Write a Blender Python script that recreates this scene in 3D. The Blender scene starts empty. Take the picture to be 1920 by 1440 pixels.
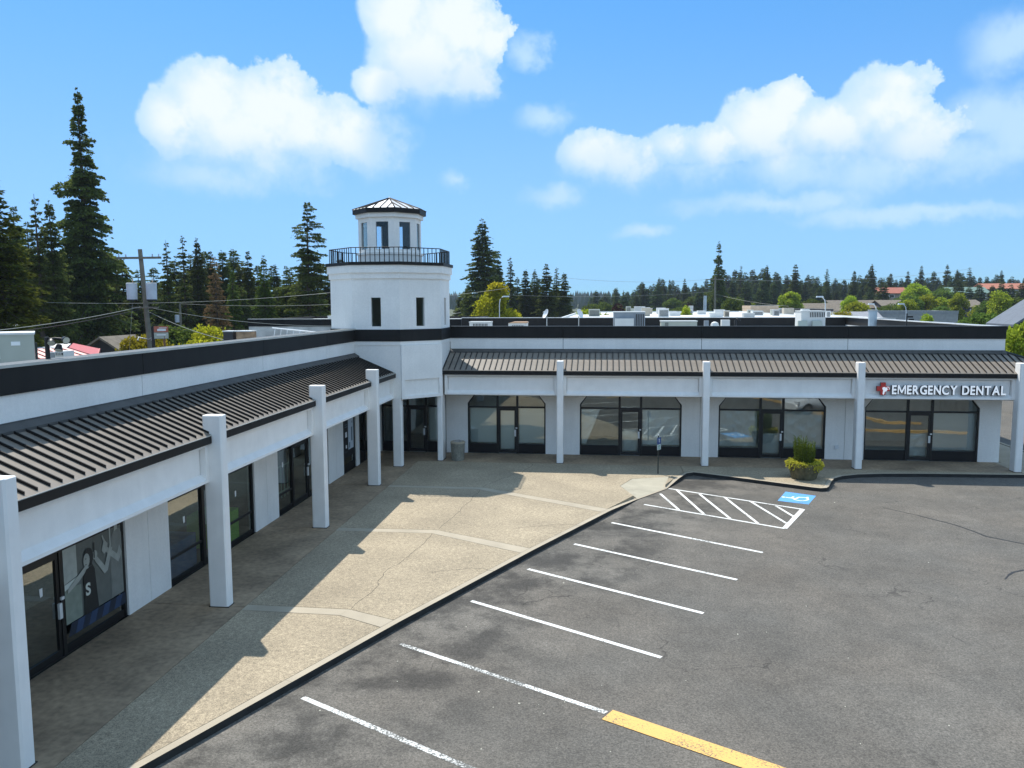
import bpy, bmesh, math, random
import numpy as np
from mathutils import Vector, Matrix
R = math.radians
C = bpy.context.scene.collection
scn = bpy.context.scene

# ------------------------------------------------------------------ camera
CAM_F, CAM_P, CAM_Y, CAM_R, CAM_H = 1505.4, 0.1008, -0.11672, -0.0035, 7.184
cam = bpy.data.cameras.new('camera'); cam.sensor_width = 36; cam.lens = CAM_F/1920*36
cam.clip_start = .2; cam.clip_end = 6000
co = bpy.data.objects.new('camera', cam); C.objects.link(co); scn.camera = co
cy, sy, cp, sp = math.cos(CAM_Y), math.sin(CAM_Y), math.cos(CAM_P), math.sin(CAM_P)
cr, sr = math.cos(CAM_R), math.sin(CAM_R)
R0 = Vector((cy, -sy, 0)); F0 = Vector((sy*cp, cy*cp, -sp)); U0 = Vector((sy*sp, cy*sp, cp))
xr = cr*R0 + sr*U0; up = -sr*R0 + cr*U0
M = Matrix.Identity(4)
for i in range(3):
    M[i][0] = xr[i]; M[i][1] = up[i]; M[i][2] = -F0[i]
M.translation = (0, 0, CAM_H)
co.matrix_world = M

# ------------------------------------------------------------------ light
SUN_AZ, SUN_EL = R(-38.5), R(55.4)
SKY_STRENGTH, SUN_STRENGTH, EXPOSURE = .15, 3.45, .74
sun = bpy.data.lights.new('sun', 'SUN'); sun.energy = SUN_STRENGTH; sun.angle = R(.5); sun.color = (1, .96, .885)
so = bpy.data.objects.new('sun', sun); C.objects.link(so)
sd = Vector((math.sin(SUN_AZ)*math.cos(SUN_EL), math.cos(SUN_AZ)*math.cos(SUN_EL), math.sin(SUN_EL)))
so.rotation_euler = sd.to_track_quat('Z', 'Y').to_euler()
so.location = sd*80
scn.view_settings.view_transform = 'Standard'; scn.view_settings.look = 'None'
scn.view_settings.gamma = 1; scn.view_settings.use_curve_mapping = False
scn.view_settings.exposure = EXPOSURE
scn.cycles.use_denoising = True
scn.cycles.max_bounces = 7; scn.cycles.transparent_max_bounces = 14
scn.cycles.diffuse_bounces = 4; scn.cycles.glossy_bounces = 4; scn.cycles.transmission_bounces = 5
scn.cycles.caustics_reflective = False; scn.cycles.caustics_refractive = False
scn.cycles.volume_bounces = 0
scn.cycles.sample_clamp_indirect = 8

# sky with cumulus clouds placed by direction (azimuth, elevation)
HARD = [(-0.4649, 0.225, 0.0532, 0.0518), (-0.5051, 0.2024, 0.0385, 0.0385), (-0.404, 0.2264, 0.0565, 0.0465), (-0.3596, 0.2056, 0.0498, 0.0412), (-0.3168, 0.1986, 0.0598, 0.0439), (-0.2859, 0.1816, 0.0385, 0.0319), (-0.4315, 0.1961, 0.0797, 0.0412), (-0.2471, 0.3295, 0.0505, 0.0399), (-0.1853, 0.323, 0.0611, 0.0439), (-0.2176, 0.2831, 0.0731, 0.0478), (-0.1636, 0.261, 0.0385, 0.0292), (-0.1396, 0.3012, 0.0226, 0.0292), (-0.2686, 0.2559, 0.0365, 0.0239), (-0.0219, 0.1751, 0.0412, 0.0306), (0.0261, 0.1691, 0.0532, 0.0292), (0.0857, 0.1822, 0.0412, 0.0279), (0.1806, 0.198, 0.0598, 0.0439), (0.2049, 0.2261, 0.0319, 0.0226), (0.2543, 0.1974, 0.0558, 0.0385), (0.3085, 0.2105, 0.0558, 0.0478), (0.3233, 0.2359, 0.0359, 0.0213), (0.3416, 0.1734, 0.0465, 0.0385), (0.1288, 0.1833, 0.0399, 0.0306)]
SOFT = [(-0.4118, 0.1709, 0.1395, 0.0399), (-0.4682, 0.1447, 0.0864, 0.0266), (-0.1926, 0.252, 0.0598, 0.0186), (-0.0833, 0.2185, 0.0385, 0.0186), (0.2216, 0.1548, 0.1063, 0.0346), (0.3111, 0.1462, 0.093, 0.0332), (0.1017, 0.1575, 0.093, 0.0279), (0.406, 0.1896, 0.0532, 0.0365), (0.3782, 0.1549, 0.0797, 0.0332), (0.4328, 0.1762, 0.0465, 0.0412), (0.4191, 0.2584, 0.0425, 0.0319), (-0.1809, 0.1476, 0.0239, 0.0186), (-0.0638, 0.1298, 0.0465, 0.0173), (0.0462, 0.0865, 0.0399, 0.0106), (-0.0961, 0.2898, 0.0266, 0.0199), (0.1936, 0.1146, 0.1329, 0.0159), (0.345, 0.0958, 0.1728, 0.012)]
w = bpy.data.worlds.new('World'); scn.world = w; w.use_nodes = True
nt = w.node_tree; nt.nodes.clear()
def N(t, **k):
    n = nt.nodes.new(t)
    for a, b in k.items(): setattr(n, a, b)
    return n
def mth(op, a, b=None, c=None, clamp=False):
    n = N('ShaderNodeMath', operation=op, use_clamp=clamp)
    for i, v in enumerate((a, b, c)):
        if v is None: continue
        if isinstance(v, (int, float)): n.inputs[i].default_value = v
        else: nt.links.new(v, n.inputs[i])
    return n.outputs[0]
sky = N('ShaderNodeTexSky', sky_type='NISHITA'); sky.sun_disc = False
sky.sun_elevation = SUN_EL; sky.sun_rotation = SUN_AZ
sky.altitude = 0; sky.air_density = 1.0; sky.dust_density = .05; sky.ozone_density = 3.0
tc = N('ShaderNodeTexCoord'); sep = N('ShaderNodeSeparateXYZ'); nt.links.new(tc.outputs['Generated'], sep.inputs[0])
az = mth('ARCTAN2', sep.outputs[0], sep.outputs[1])
el = mth('ARCSINE', sep.outputs[2])
n1 = N('ShaderNodeTexNoise'); n1.inputs['Scale'].default_value = 24; n1.inputs['Detail'].default_value = 9; n1.inputs['Roughness'].default_value = .64
nt.links.new(tc.outputs['Generated'], n1.inputs['Vector'])
n2 = N('ShaderNodeTexNoise'); n2.inputs['Scale'].default_value = 9; n2.inputs['Detail'].default_value = 5; n2.inputs['Roughness'].default_value = .6
nt.links.new(tc.outputs['Generated'], n2.inputs['Vector'])
cmb = N('ShaderNodeCombineXYZ'); nt.links.new(az, cmb.inputs[0]); nt.links.new(el, cmb.inputs[1])
wob = N('ShaderNodeVectorMath', operation='MULTIPLY_ADD'); wob.inputs[1].default_value = (.055, .04, 0)
sub = N('ShaderNodeVectorMath', operation='SUBTRACT'); sub.inputs[1].default_value = (.5, .5, .5)
nt.links.new(n1.outputs['Color'], sub.inputs[0]); nt.links.new(sub.outputs[0], wob.inputs[0]); nt.links.new(cmb.outputs[0], wob.inputs[2])
def field(lobes):
    cur = None
    for a, e, ra, re in lobes:
        v = N('ShaderNodeVectorMath', operation='MULTIPLY_ADD'); v.inputs[1].default_value = (1/ra, 1/re, 0); v.inputs[2].default_value = (-a/ra, -e/re, 0)
        nt.links.new(wob.outputs[0], v.inputs[0])
        l = N('ShaderNodeVectorMath', operation='LENGTH'); nt.links.new(v.outputs[0], l.inputs[0])
        if cur is None: cur = l.outputs['Value']
        else:
            n = N('ShaderNodeMath', operation='SMOOTH_MIN'); n.inputs[2].default_value = .25
            nt.links.new(cur, n.inputs[0]); nt.links.new(l.outputs['Value'], n.inputs[1]); cur = n.outputs[0]
    return cur
rc = random.Random(5)
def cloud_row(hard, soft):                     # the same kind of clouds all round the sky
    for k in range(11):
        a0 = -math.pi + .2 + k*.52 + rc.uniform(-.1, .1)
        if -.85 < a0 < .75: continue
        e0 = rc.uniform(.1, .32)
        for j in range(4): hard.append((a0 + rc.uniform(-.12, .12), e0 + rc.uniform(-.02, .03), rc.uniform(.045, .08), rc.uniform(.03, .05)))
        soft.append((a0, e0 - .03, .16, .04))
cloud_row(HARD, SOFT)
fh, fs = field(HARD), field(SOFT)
def ramp(v, lo, hi):
    n = N('ShaderNodeMapRange', interpolation_type='SMOOTHSTEP'); n.inputs['From Min'].default_value = lo; n.inputs['From Max'].default_value = hi
    n.inputs['To Min'].default_value = 1; n.inputs['To Max'].default_value = 0
    nt.links.new(v, n.inputs[0]); return n.outputs[0]
nf = mth('MULTIPLY_ADD', n2.outputs['Fac'], .9, -.45)
fld = mth('ADD', mth('ADD', fh, mth('MULTIPLY', nf, .5)), mth('MULTIPLY_ADD', n1.outputs['Fac'], .9, -.45))
# crisp billowing tops, bases that dissolve
hump = N('ShaderNodeMapRange', interpolation_type='SMOOTHSTEP'); hump.inputs['From Min'].default_value = .12; hump.inputs['From Max'].default_value = .07; hump.inputs['To Min'].default_value = 0; hump.inputs['To Max'].default_value = 1
nt.links.new(mth('ABSOLUTE', mth('ADD', az, .19)), hump.inputs[0])
hgt = mth('SUBTRACT', el, mth('MULTIPLY_ADD', hump.outputs[0], .09, .135))
tops = N('ShaderNodeMapRange', interpolation_type='SMOOTHSTEP'); tops.inputs['From Min'].default_value = 0; tops.inputs['From Max'].default_value = .075
nt.links.new(mth('MULTIPLY_ADD', nf, .05, hgt), tops.inputs[0])
mixd = N('ShaderNodeMix', data_type='FLOAT'); nt.links.new(tops.outputs[0], mixd.inputs['Factor']); nt.links.new(mth('MULTIPLY', ramp(mth('ADD', fld, mth('MULTIPLY', nf, .8)), .3, 1.4), .72), mixd.inputs['A']); nt.links.new(ramp(fld, .90, 1.06), mixd.inputs['B'])
hd = mixd.outputs['Result']
sf = mth('MULTIPLY', ramp(mth('ADD', mth('ADD', fs, mth('MULTIPLY', nf, 1.6)), mth('MULTIPLY_ADD', n1.outputs['Fac'], 1.2, -.6)), .0, 1.2), .85)
dens = mth('MULTIPLY', mth('MAXIMUM', hd, sf), .97, clamp=True)
core = ramp(mth('ADD', mth('ADD', fh, mth('MULTIPLY', nf, 1.2)), mth('MULTIPLY_ADD', n1.outputs['Fac'], 1.6, -.8)), .25, 1.1)
cc = N('ShaderNodeMix', data_type='RGBA'); cc.inputs['A'].default_value = (2.35, 3.3, 4.35, 1); cc.inputs['B'].default_value = (3.75, 4.05, 4.4, 1)
shade_ = N('ShaderNodeMapRange'); shade_.inputs['From Min'].default_value = -.02; shade_.inputs['From Max'].default_value = .06; shade_.inputs['To Min'].default_value = .25; shade_.inputs['To Max'].default_value = 1
nt.links.new(mth('MULTIPLY_ADD', nf, .06, hgt), shade_.inputs[0]); nt.links.new(mth('MULTIPLY', core, shade_.outputs[0]), cc.inputs['Factor'])
mx = N('ShaderNodeMix', data_type='RGBA')
hs = N('ShaderNodeHueSaturation'); hs.inputs['Saturation'].default_value = 1.33; hs.inputs['Value'].default_value = .88
nt.links.new(sky.outputs[0], hs.inputs['Color'])
# soft shoulder on the bright horizon, channel by channel, as a camera holds its highlights
scc = N('ShaderNodeSeparateColor'); nt.links.new(hs.outputs[0], scc.inputs[0]); ccc = N('ShaderNodeCombineColor')
for i, lim in enumerate((1.38, 3.0, 6.1)):
    q = mth('POWER', mth('ADD', mth('POWER', mth('DIVIDE', scc.outputs[i], lim), 2.0), 1.0), -.5)
    nt.links.new(mth('MULTIPLY', scc.outputs[i], q), ccc.inputs[i])
# denser cumulus added outside the view, to lighten and neutralise the shade
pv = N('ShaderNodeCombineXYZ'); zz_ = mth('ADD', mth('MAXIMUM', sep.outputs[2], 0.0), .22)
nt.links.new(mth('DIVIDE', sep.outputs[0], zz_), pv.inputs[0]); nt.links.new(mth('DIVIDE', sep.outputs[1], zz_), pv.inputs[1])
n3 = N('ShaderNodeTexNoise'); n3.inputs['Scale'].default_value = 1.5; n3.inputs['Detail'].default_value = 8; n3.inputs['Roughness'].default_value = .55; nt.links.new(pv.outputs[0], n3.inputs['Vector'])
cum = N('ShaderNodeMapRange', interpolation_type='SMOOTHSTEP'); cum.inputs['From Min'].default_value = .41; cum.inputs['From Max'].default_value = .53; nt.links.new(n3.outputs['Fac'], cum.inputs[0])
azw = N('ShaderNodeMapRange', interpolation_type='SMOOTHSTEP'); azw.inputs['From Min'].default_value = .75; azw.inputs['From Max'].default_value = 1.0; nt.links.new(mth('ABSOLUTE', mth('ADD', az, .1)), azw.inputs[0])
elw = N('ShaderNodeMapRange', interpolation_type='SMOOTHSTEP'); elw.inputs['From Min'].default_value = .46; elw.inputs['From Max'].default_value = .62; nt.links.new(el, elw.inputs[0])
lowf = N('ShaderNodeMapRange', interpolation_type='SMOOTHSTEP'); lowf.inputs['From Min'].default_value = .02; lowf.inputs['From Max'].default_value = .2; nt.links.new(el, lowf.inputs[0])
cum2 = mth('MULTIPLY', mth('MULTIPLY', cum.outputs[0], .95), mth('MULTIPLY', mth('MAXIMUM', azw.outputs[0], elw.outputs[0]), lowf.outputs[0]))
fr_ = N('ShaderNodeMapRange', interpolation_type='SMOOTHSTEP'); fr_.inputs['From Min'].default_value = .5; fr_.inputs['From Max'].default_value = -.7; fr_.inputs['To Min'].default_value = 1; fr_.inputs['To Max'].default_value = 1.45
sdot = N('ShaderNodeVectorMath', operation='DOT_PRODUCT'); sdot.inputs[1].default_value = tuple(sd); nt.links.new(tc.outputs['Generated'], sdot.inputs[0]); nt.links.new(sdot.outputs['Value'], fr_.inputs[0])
lit = N('ShaderNodeVectorMath', operation='SCALE'); nt.links.new(cc.outputs['Result'], lit.inputs[0]); nt.links.new(fr_.outputs[0], lit.inputs['Scale'])   # extra brightness added to unseen clouds opposite the sun, to lift the shade
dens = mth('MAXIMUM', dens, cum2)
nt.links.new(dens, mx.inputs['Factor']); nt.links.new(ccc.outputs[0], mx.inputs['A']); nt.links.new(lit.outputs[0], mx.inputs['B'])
bg = N('ShaderNodeBackground'); bg.inputs['Strength'].default_value = SKY_STRENGTH
nt.links.new(mx.outputs['Result'], bg.inputs['Color'])
wo = N('ShaderNodeOutputWorld'); nt.links.new(bg.outputs[0], wo.inputs[0])

# ------------------------------------------------------------------ materials
def new_mat(name):
    m = bpy.data.materials.new(name); m.use_nodes = True
    t = m.node_tree; b = t.nodes['Principled BSDF']; return m, t, b
def pmat(name, col, rough=.75, metal=0, var=.12, scale=2.0, bump=0, bscale=60, detail=4, spec=.5, speck=0, sscale=150, coat=0):
    m, t, b = new_mat(name)
    b.inputs['Roughness'].default_value = rough; b.inputs['Metallic'].default_value = metal
    b.inputs['Specular IOR Level'].default_value = spec; b.inputs['Coat Weight'].default_value = coat
    L = t.links; tcn = t.nodes.new('ShaderNodeTexCoord')
    nz = t.nodes.new('ShaderNodeTexNoise'); nz.inputs['Scale'].default_value = scale; nz.inputs['Detail'].default_value = detail
    L.new(tcn.outputs['Object'], nz.inputs['Vector'])
    mr = t.nodes.new('ShaderNodeMapRange'); mr.inputs['From Min'].default_value = .3; mr.inputs['From Max'].default_value = .7
    mr.inputs['To Min'].default_value = 1-var; mr.inputs['To Max'].default_value = 1+var
    L.new(nz.outputs['Fac'], mr.inputs[0]); val = mr.outputs[0]
    if speck:
        s = t.nodes.new('ShaderNodeTexNoise'); s.inputs['Scale'].default_value = sscale; s.inputs['Detail'].default_value = 2
        L.new(tcn.outputs['Object'], s.inputs['Vector'])
        r2 = t.nodes.new('ShaderNodeMapRange'); r2.inputs['From Min'].default_value = .3; r2.inputs['From Max'].default_value = .7
        r2.inputs['To Min'].default_value = 1-speck; r2.inputs['To Max'].default_value = 1+speck
        L.new(s.outputs['Fac'], r2.inputs[0])
        mm = t.nodes.new('ShaderNodeMath'); mm.operation = 'MULTIPLY'; L.new(val, mm.inputs[0]); L.new(r2.outputs[0], mm.inputs[1]); val = mm.outputs[0]
    vm = t.nodes.new('ShaderNodeVectorMath'); vm.operation = 'SCALE'; vm.inputs[0].default_value = col[:3]
    L.new(val, vm.inputs['Scale']); L.new(vm.outputs[0], b.inputs['Base Color'])
    if bump:
        bz = t.nodes.new('ShaderNodeTexNoise'); bz.inputs['Scale'].default_value = bscale; bz.inputs['Detail'].default_value = 3
        L.new(tcn.outputs['Object'], bz.inputs['Vector'])
        bp = t.nodes.new('ShaderNodeBump'); bp.inputs['Strength'].default_value = bump; bp.inputs['Distance'].default_value = .02
        L.new(bz.outputs['Fac'], bp.inputs['Height']); L.new(bp.outputs[0], b.inputs['Normal'])
    return m
def pebble(m, scale, lo, hi):                                 # every grain its own tone
    t = m.node_tree; L = t.links; b = t.nodes['Principled BSDF']; old = b.inputs['Base Color'].links[0].from_socket
    tcn = t.nodes.new('ShaderNodeTexCoord'); vo = t.nodes.new('ShaderNodeTexVoronoi'); vo.inputs['Scale'].default_value = scale; L.new(tcn.outputs['Object'], vo.inputs['Vector'])
    sc = t.nodes.new('ShaderNodeSeparateColor'); L.new(vo.outputs['Color'], sc.inputs[0])
    mr = t.nodes.new('ShaderNodeMapRange'); mr.inputs['To Min'].default_value = lo; mr.inputs['To Max'].default_value = hi; L.new(sc.outputs[0], mr.inputs[0])
    vm = t.nodes.new('ShaderNodeVectorMath'); vm.operation = 'SCALE'; L.new(old, vm.inputs[0]); L.new(mr.outputs[0], vm.inputs['Scale']); L.new(vm.outputs[0], b.inputs['Base Color']); return m
def glass_mat(name, tint, refl=1.0, rough=0.0):
    m, t, b = new_mat(name); t.nodes.remove(b); L = t.links
    tr = t.nodes.new('ShaderNodeBsdfTransparent'); tr.inputs[0].default_value = (*tint, 1)
    gl = t.nodes.new('ShaderNodeBsdfGlossy'); gl.inputs['Roughness'].default_value = rough; gl.inputs['Color'].default_value = (.9, .95, .93, 1)
    fr = t.nodes.new('ShaderNodeFresnel'); fr.inputs['IOR'].default_value = 1.5
    mu = t.nodes.new('ShaderNodeMath'); mu.operation = 'MULTIPLY'; mu.use_clamp = True; mu.inputs[1].default_value = refl
    tcn = t.nodes.new('ShaderNodeTexCoord'); nz = t.nodes.new('ShaderNodeTexNoise'); nz.inputs['Scale'].default_value = .9
    L.new(tcn.outputs['Object'], nz.inputs['Vector'])
    bp = t.nodes.new('ShaderNodeBump'); bp.inputs['Strength'].default_value = .03; bp.inputs['Distance'].default_value = .1
    L.new(nz.outputs['Fac'], bp.inputs['Height']); L.new(bp.outputs[0], gl.inputs['Normal'])
    L.new(fr.outputs[0], mu.inputs[0])
    mxs = t.nodes.new('ShaderNodeMixShader'); L.new(mu.outputs[0], mxs.inputs[0]); L.new(tr.outputs[0], mxs.inputs[1]); L.new(gl.outputs[0], mxs.inputs[2])
    L.new(mxs.outputs[0], t.nodes['Material Output'].inputs[0]); return m
def leaf_mat(name, dark, light, trans=.35, zmix=None):
    m, t, b = new_mat(name); L = t.links
    g = t.nodes.new('ShaderNodeNewGeometry'); oi = t.nodes.new('ShaderNodeObjectInfo')
    tcn = t.nodes.new('ShaderNodeTexCoord'); nz = t.nodes.new('ShaderNodeTexNoise'); nz.inputs['Scale'].default_value = .45
    L.new(tcn.outputs['Object'], nz.inputs['Vector'])
    a = t.nodes.new('ShaderNodeMath'); a.operation = 'MULTIPLY_ADD'; a.inputs[1].default_value = .55
    L.new(g.outputs['Random Per Island'], a.inputs[0])
    m2 = t.nodes.new('ShaderNodeMath'); m2.operation = 'MULTIPLY'; m2.inputs[1].default_value = .55
    L.new(nz.outputs['Fac'], m2.inputs[0]); L.new(m2.outputs[0], a.inputs[2])
    mx = t.nodes.new('ShaderNodeMix'); mx.data_type = 'RGBA'; mx.inputs['A'].default_value = (*dark, 1); mx.inputs['B'].default_value = (*light, 1)
    L.new(a.outputs[0], mx.inputs['Factor']); col = mx.outputs['Result']
    if zmix:                                    # the leaves at the top have turned
        sp_ = t.nodes.new('ShaderNodeSeparateXYZ'); L.new(tcn.outputs['Object'], sp_.inputs[0])
        ad = t.nodes.new('ShaderNodeMath'); ad.operation = 'MULTIPLY_ADD'; ad.inputs[1].default_value = 5; L.new(nz.outputs['Fac'], ad.inputs[0]); L.new(sp_.outputs[2], ad.inputs[2])
        zr = t.nodes.new('ShaderNodeMapRange'); zr.inputs['From Min'].default_value = zmix[0]; zr.inputs['From Max'].default_value = zmix[1]
        L.new(ad.outputs[0], zr.inputs[0])
        mz = t.nodes.new('ShaderNodeMix'); mz.data_type = 'RGBA'; mz.inputs['B'].default_value = (*zmix[2], 1)
        L.new(zr.outputs[0], mz.inputs['Factor']); L.new(col, mz.inputs['A']); col = mz.outputs['Result']
    hv = t.nodes.new('ShaderNodeHueSaturation'); L.new(col, hv.inputs['Color'])
    r1 = t.nodes.new('ShaderNodeMapRange'); r1.inputs['To Min'].default_value = .75; r1.inputs['To Max'].default_value = 1.25; L.new(oi.outputs['Random'], r1.inputs[0]); L.new(r1.outputs[0], hv.inputs['Value'])
    r2 = t.nodes.new('ShaderNodeMapRange'); r2.inputs['To Min'].default_value = .482; r2.inputs['To Max'].default_value = .518; L.new(oi.outputs['Random'], r2.inputs[0]); L.new(r2.outputs[0], hv.inputs['Hue'])
    df = t.nodes.new('ShaderNodeBsdfDiffuse'); tl = t.nodes.new('ShaderNodeBsdfTranslucent')
    L.new(hv.outputs[0], df.inputs[0]); L.new(hv.outputs[0], tl.inputs[0])
    ms = t.nodes.new('ShaderNodeMixShader'); ms.inputs[0].default_value = trans
    L.new(df.outputs[0], ms.inputs[1]); L.new(tl.outputs[0], ms.inputs[2])
    t.nodes.remove(b); L.new(ms.outputs[0], t.nodes['Material Output'].inputs[0]); return m
def asphalt_mat():
    m, t, b = new_mat('asphalt'); L = t.links; b.inputs['Roughness'].default_value = .85; b.inputs['Specular IOR Level'].default_value = .35
    tcn = t.nodes.new('ShaderNodeTexCoord'); P = tcn.outputs['Object']
    def nz(s, d=4, r=.5):
        n = t.nodes.new('ShaderNodeTexNoise'); n.inputs['Scale'].default_value = s; n.inputs['Detail'].default_value = d; n.inputs['Roughness'].default_value = r; L.new(P, n.inputs['Vector']); return n.outputs['Fac']
    def mr(v, a, c, lo, hi, st='LINEAR'):
        n = t.nodes.new('ShaderNodeMapRange'); n.interpolation_type = st
        for i, x in enumerate((a, c, lo, hi)): n.inputs[i+1].default_value = x
        L.new(v, n.inputs[0]); return n.outputs[0]
    def mul(a, c):
        n = t.nodes.new('ShaderNodeMath'); n.operation = 'MULTIPLY'; L.new(a, n.inputs[0]); L.new(c, n.inputs[1]); return n.outputs[0]
    v = mr(nz(.22, 5, .6), .3, .7, .78, 1.22)
    v = mul(v, mr(nz(1.6, 6, .65), .35, .65, .9, 1.1))
    v = mul(v, mr(nz(26, 4, .75), .3, .7, .5, 1.5))
    pale = mr(nz(150, 1, .5), .7, .78, 1, 2.4); v = mul(v, pale)
    # oil and tyre stains where cars stand in the stalls
    sx = t.nodes.new('ShaderNodeSeparateXYZ'); L.new(P, sx.inputs[0])
    d = t.nodes.new('ShaderNodeVectorMath'); d.operation = 'DOT_PRODUCT'; d.inputs[1].default_value = (.912, -.41, 0); L.new(P, d.inputs[0])
    band = mr(d.outputs['Value'], -9.6, -6.3, 0, 1, 'SMOOTHSTEP')
    inv = t.nodes.new('ShaderNodeMath'); inv.operation = 'SUBTRACT'; inv.inputs[0].default_value = 1; L.new(band, inv.inputs[1])
    st = mr(nz(.6, 6, .68), .42, .62, -.12, .55, 'SMOOTHSTEP')
    k = t.nodes.new('ShaderNodeMath'); k.operation = 'MULTIPLY'; L.new(inv.outputs[0], k.inputs[0]); L.new(st, k.inputs[1])
    k2 = t.nodes.new('ShaderNodeMath'); k2.operation = 'SUBTRACT'; k2.inputs[0].default_value = 1; L.new(k.outputs[0], k2.inputs[1])
    v = mul(v, k2.outputs[0])
    # hairline cracks
    wv = t.nodes.new('ShaderNodeTexNoise'); wv.inputs['Scale'].default_value = 1.3; wv.inputs['Detail'].default_value = 5; L.new(P, wv.inputs['Vector'])
    ws = t.nodes.new('ShaderNodeVectorMath'); ws.operation = 'MULTIPLY_ADD'; ws.inputs[1].default_value = (1.6, 1.6, 0); L.new(wv.outputs['Color'], ws.inputs[0]); L.new(P, ws.inputs[2])
    vo = t.nodes.new('ShaderNodeTexVoronoi'); vo.feature = 'DISTANCE_TO_EDGE'; vo.inputs['Scale'].default_value = .42; L.new(ws.outputs[0], vo.inputs['Vector'])
    cm = mr(vo.outputs['Distance'], .002, .010, .5, 0)
    cm = mul(cm, mr(nz(.35, 3), .5, .62, 0, 1))
    c2 = t.nodes.new('ShaderNodeMath'); c2.operation = 'SUBTRACT'; c2.inputs[0].default_value = 1; L.new(cm, c2.inputs[1])
    v = mul(v, c2.outputs[0])
    tint = t.nodes.new('ShaderNodeMix'); tint.data_type = 'RGBA'; tint.inputs['A'].default_value = (.130, .110, .087, 1); tint.inputs['B'].default_value = (.110, .107, .096, 1)
    L.new(nz(.3, 3), tint.inputs['Factor'])
    vm = t.nodes.new('ShaderNodeVectorMath'); vm.operation = 'SCALE'; L.new(tint.outputs['Result'], vm.inputs[0]); L.new(v, vm.inputs['Scale']); L.new(vm.outputs[0], b.inputs['Base Color'])
    bp = t.nodes.new('ShaderNodeBump'); bp.inputs['Strength'].default_value = .35; bp.inputs['Distance'].default_value = .01; L.new(nz(70, 3, .7), bp.inputs['Height']); L.new(bp.outputs[0], b.inputs['Normal'])
    return m
def paint_mat(name, col, wear):
    m, t, b = new_mat(name); L = t.links; b.inputs['Roughness'].default_value = .7
    tcn = t.nodes.new('ShaderNodeTexCoord')
    n = t.nodes.new('ShaderNodeTexNoise'); n.inputs['Scale'].default_value = 24; n.inputs['Detail'].default_value = 5; n.inputs['Roughness'].default_value = .75; L.new(tcn.outputs['Object'], n.inputs['Vector'])
    n2 = t.nodes.new('ShaderNodeTexNoise'); n2.inputs['Scale'].default_value = .8; L.new(tcn.outputs['Object'], n2.inputs['Vector'])
    ad = t.nodes.new('ShaderNodeMath'); ad.operation = 'MULTIPLY_ADD'; ad.inputs[1].default_value = .5; L.new(n2.outputs['Fac'], ad.inputs[0]); L.new(n.outputs['Fac'], ad.inputs[2])
    mr = t.nodes.new('ShaderNodeMapRange'); mr.inputs[1].default_value = .86-wear; mr.inputs[2].default_value = .92-wear*.6; L.new(ad.outputs[0], mr.inputs[0])
    mx = t.nodes.new('ShaderNodeMix'); mx.data_type = 'RGBA'; mx.inputs['A'].default_value = (*col, 1); mx.inputs['B'].default_value = (.1, .1, .09, 1)
    L.new(mr.outputs[0], mx.inputs['Factor']); L.new(mx.outputs['Result'], b.inputs['Base Color']); return m

WHITE = pmat('white_stucco', (.87, .85, .81), .8, var=.05, scale=.9, bump=.25, bscale=28, speck=.03, sscale=14)
TRIMW = pmat('white_trim', (.87, .85, .815), .65, var=.04, scale=2.5, bump=.05, bscale=30)
BLACK = pmat('black_fascia', (.014, .013, .012), .55, var=.25, scale=1.2, bump=.04, bscale=25, spec=.25)
CAPM = pmat('dark_cap_flashing', (.032, .042, .042), .5, var=.15, scale=1.5)
PALE = pmat('pale_drip_edge', (.5, .5, .46), .5)
ROOFM = pmat('bronze_roof_metal', (.225, .19, .152), .48, metal=0, spec=.35, var=.16, scale=2.2, bump=.04, bscale=4)
SEAM = pmat('dark_seam', (.02, .018, .016), .6, metal=.2, spec=.25)
FLASH = pmat('flashing_grey', (.07, .066, .06), .6, var=.25, scale=3)
FRAME = pmat('dark_bronze_frame', (.012, .011, .010), .45, var=.15, spec=.4)
KICK = pmat('dark_kick_panel', (.011, .009, .008), .6, var=.2, spec=.3)
GLASS = glass_mat('window_glass', (.95, .98, .97), 2.7)
GLASSD = glass_mat('tinted_glass', (.70, .76, .74), .35)
CLEAR = glass_mat('clear_glass', (.9, .93, .95), .7)
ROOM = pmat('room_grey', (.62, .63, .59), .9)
def streak(m, lo=.93):                                       # rain streaks running down the paint
    t = m.node_tree; L = t.links; b = t.nodes['Principled BSDF']; old = b.inputs['Base Color'].links[0].from_socket
    tcn = t.nodes.new('ShaderNodeTexCoord'); mp = t.nodes.new('ShaderNodeMapping'); mp.inputs['Scale'].default_value = (5, 5, .45); L.new(tcn.outputs['Object'], mp.inputs[0])
    nz = t.nodes.new('ShaderNodeTexNoise'); nz.inputs['Scale'].default_value = 1.0; nz.inputs['Detail'].default_value = 6; nz.inputs['Roughness'].default_value = .65; L.new(mp.outputs[0], nz.inputs['Vector'])
    mr = t.nodes.new('ShaderNodeMapRange'); mr.inputs['From Min'].default_value = .35; mr.inputs['From Max'].default_value = .6; mr.inputs['To Min'].default_value = lo; mr.inputs['To Max'].default_value = 1.0; L.new(nz.outputs['Fac'], mr.inputs[0])
    vm = t.nodes.new('ShaderNodeVectorMath'); vm.operation = 'SCALE'; L.new(old, vm.inputs[0]); L.new(mr.outputs[0], vm.inputs['Scale']); L.new(vm.outputs[0], b.inputs['Base Color'])
streak(WHITE, .965); streak(TRIMW, .97); streak(BLACK, .75)
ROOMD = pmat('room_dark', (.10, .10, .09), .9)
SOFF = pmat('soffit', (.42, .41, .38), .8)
ASPH = asphalt_mat(); pebble(ASPH, 55, .8, 1.2)
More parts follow.
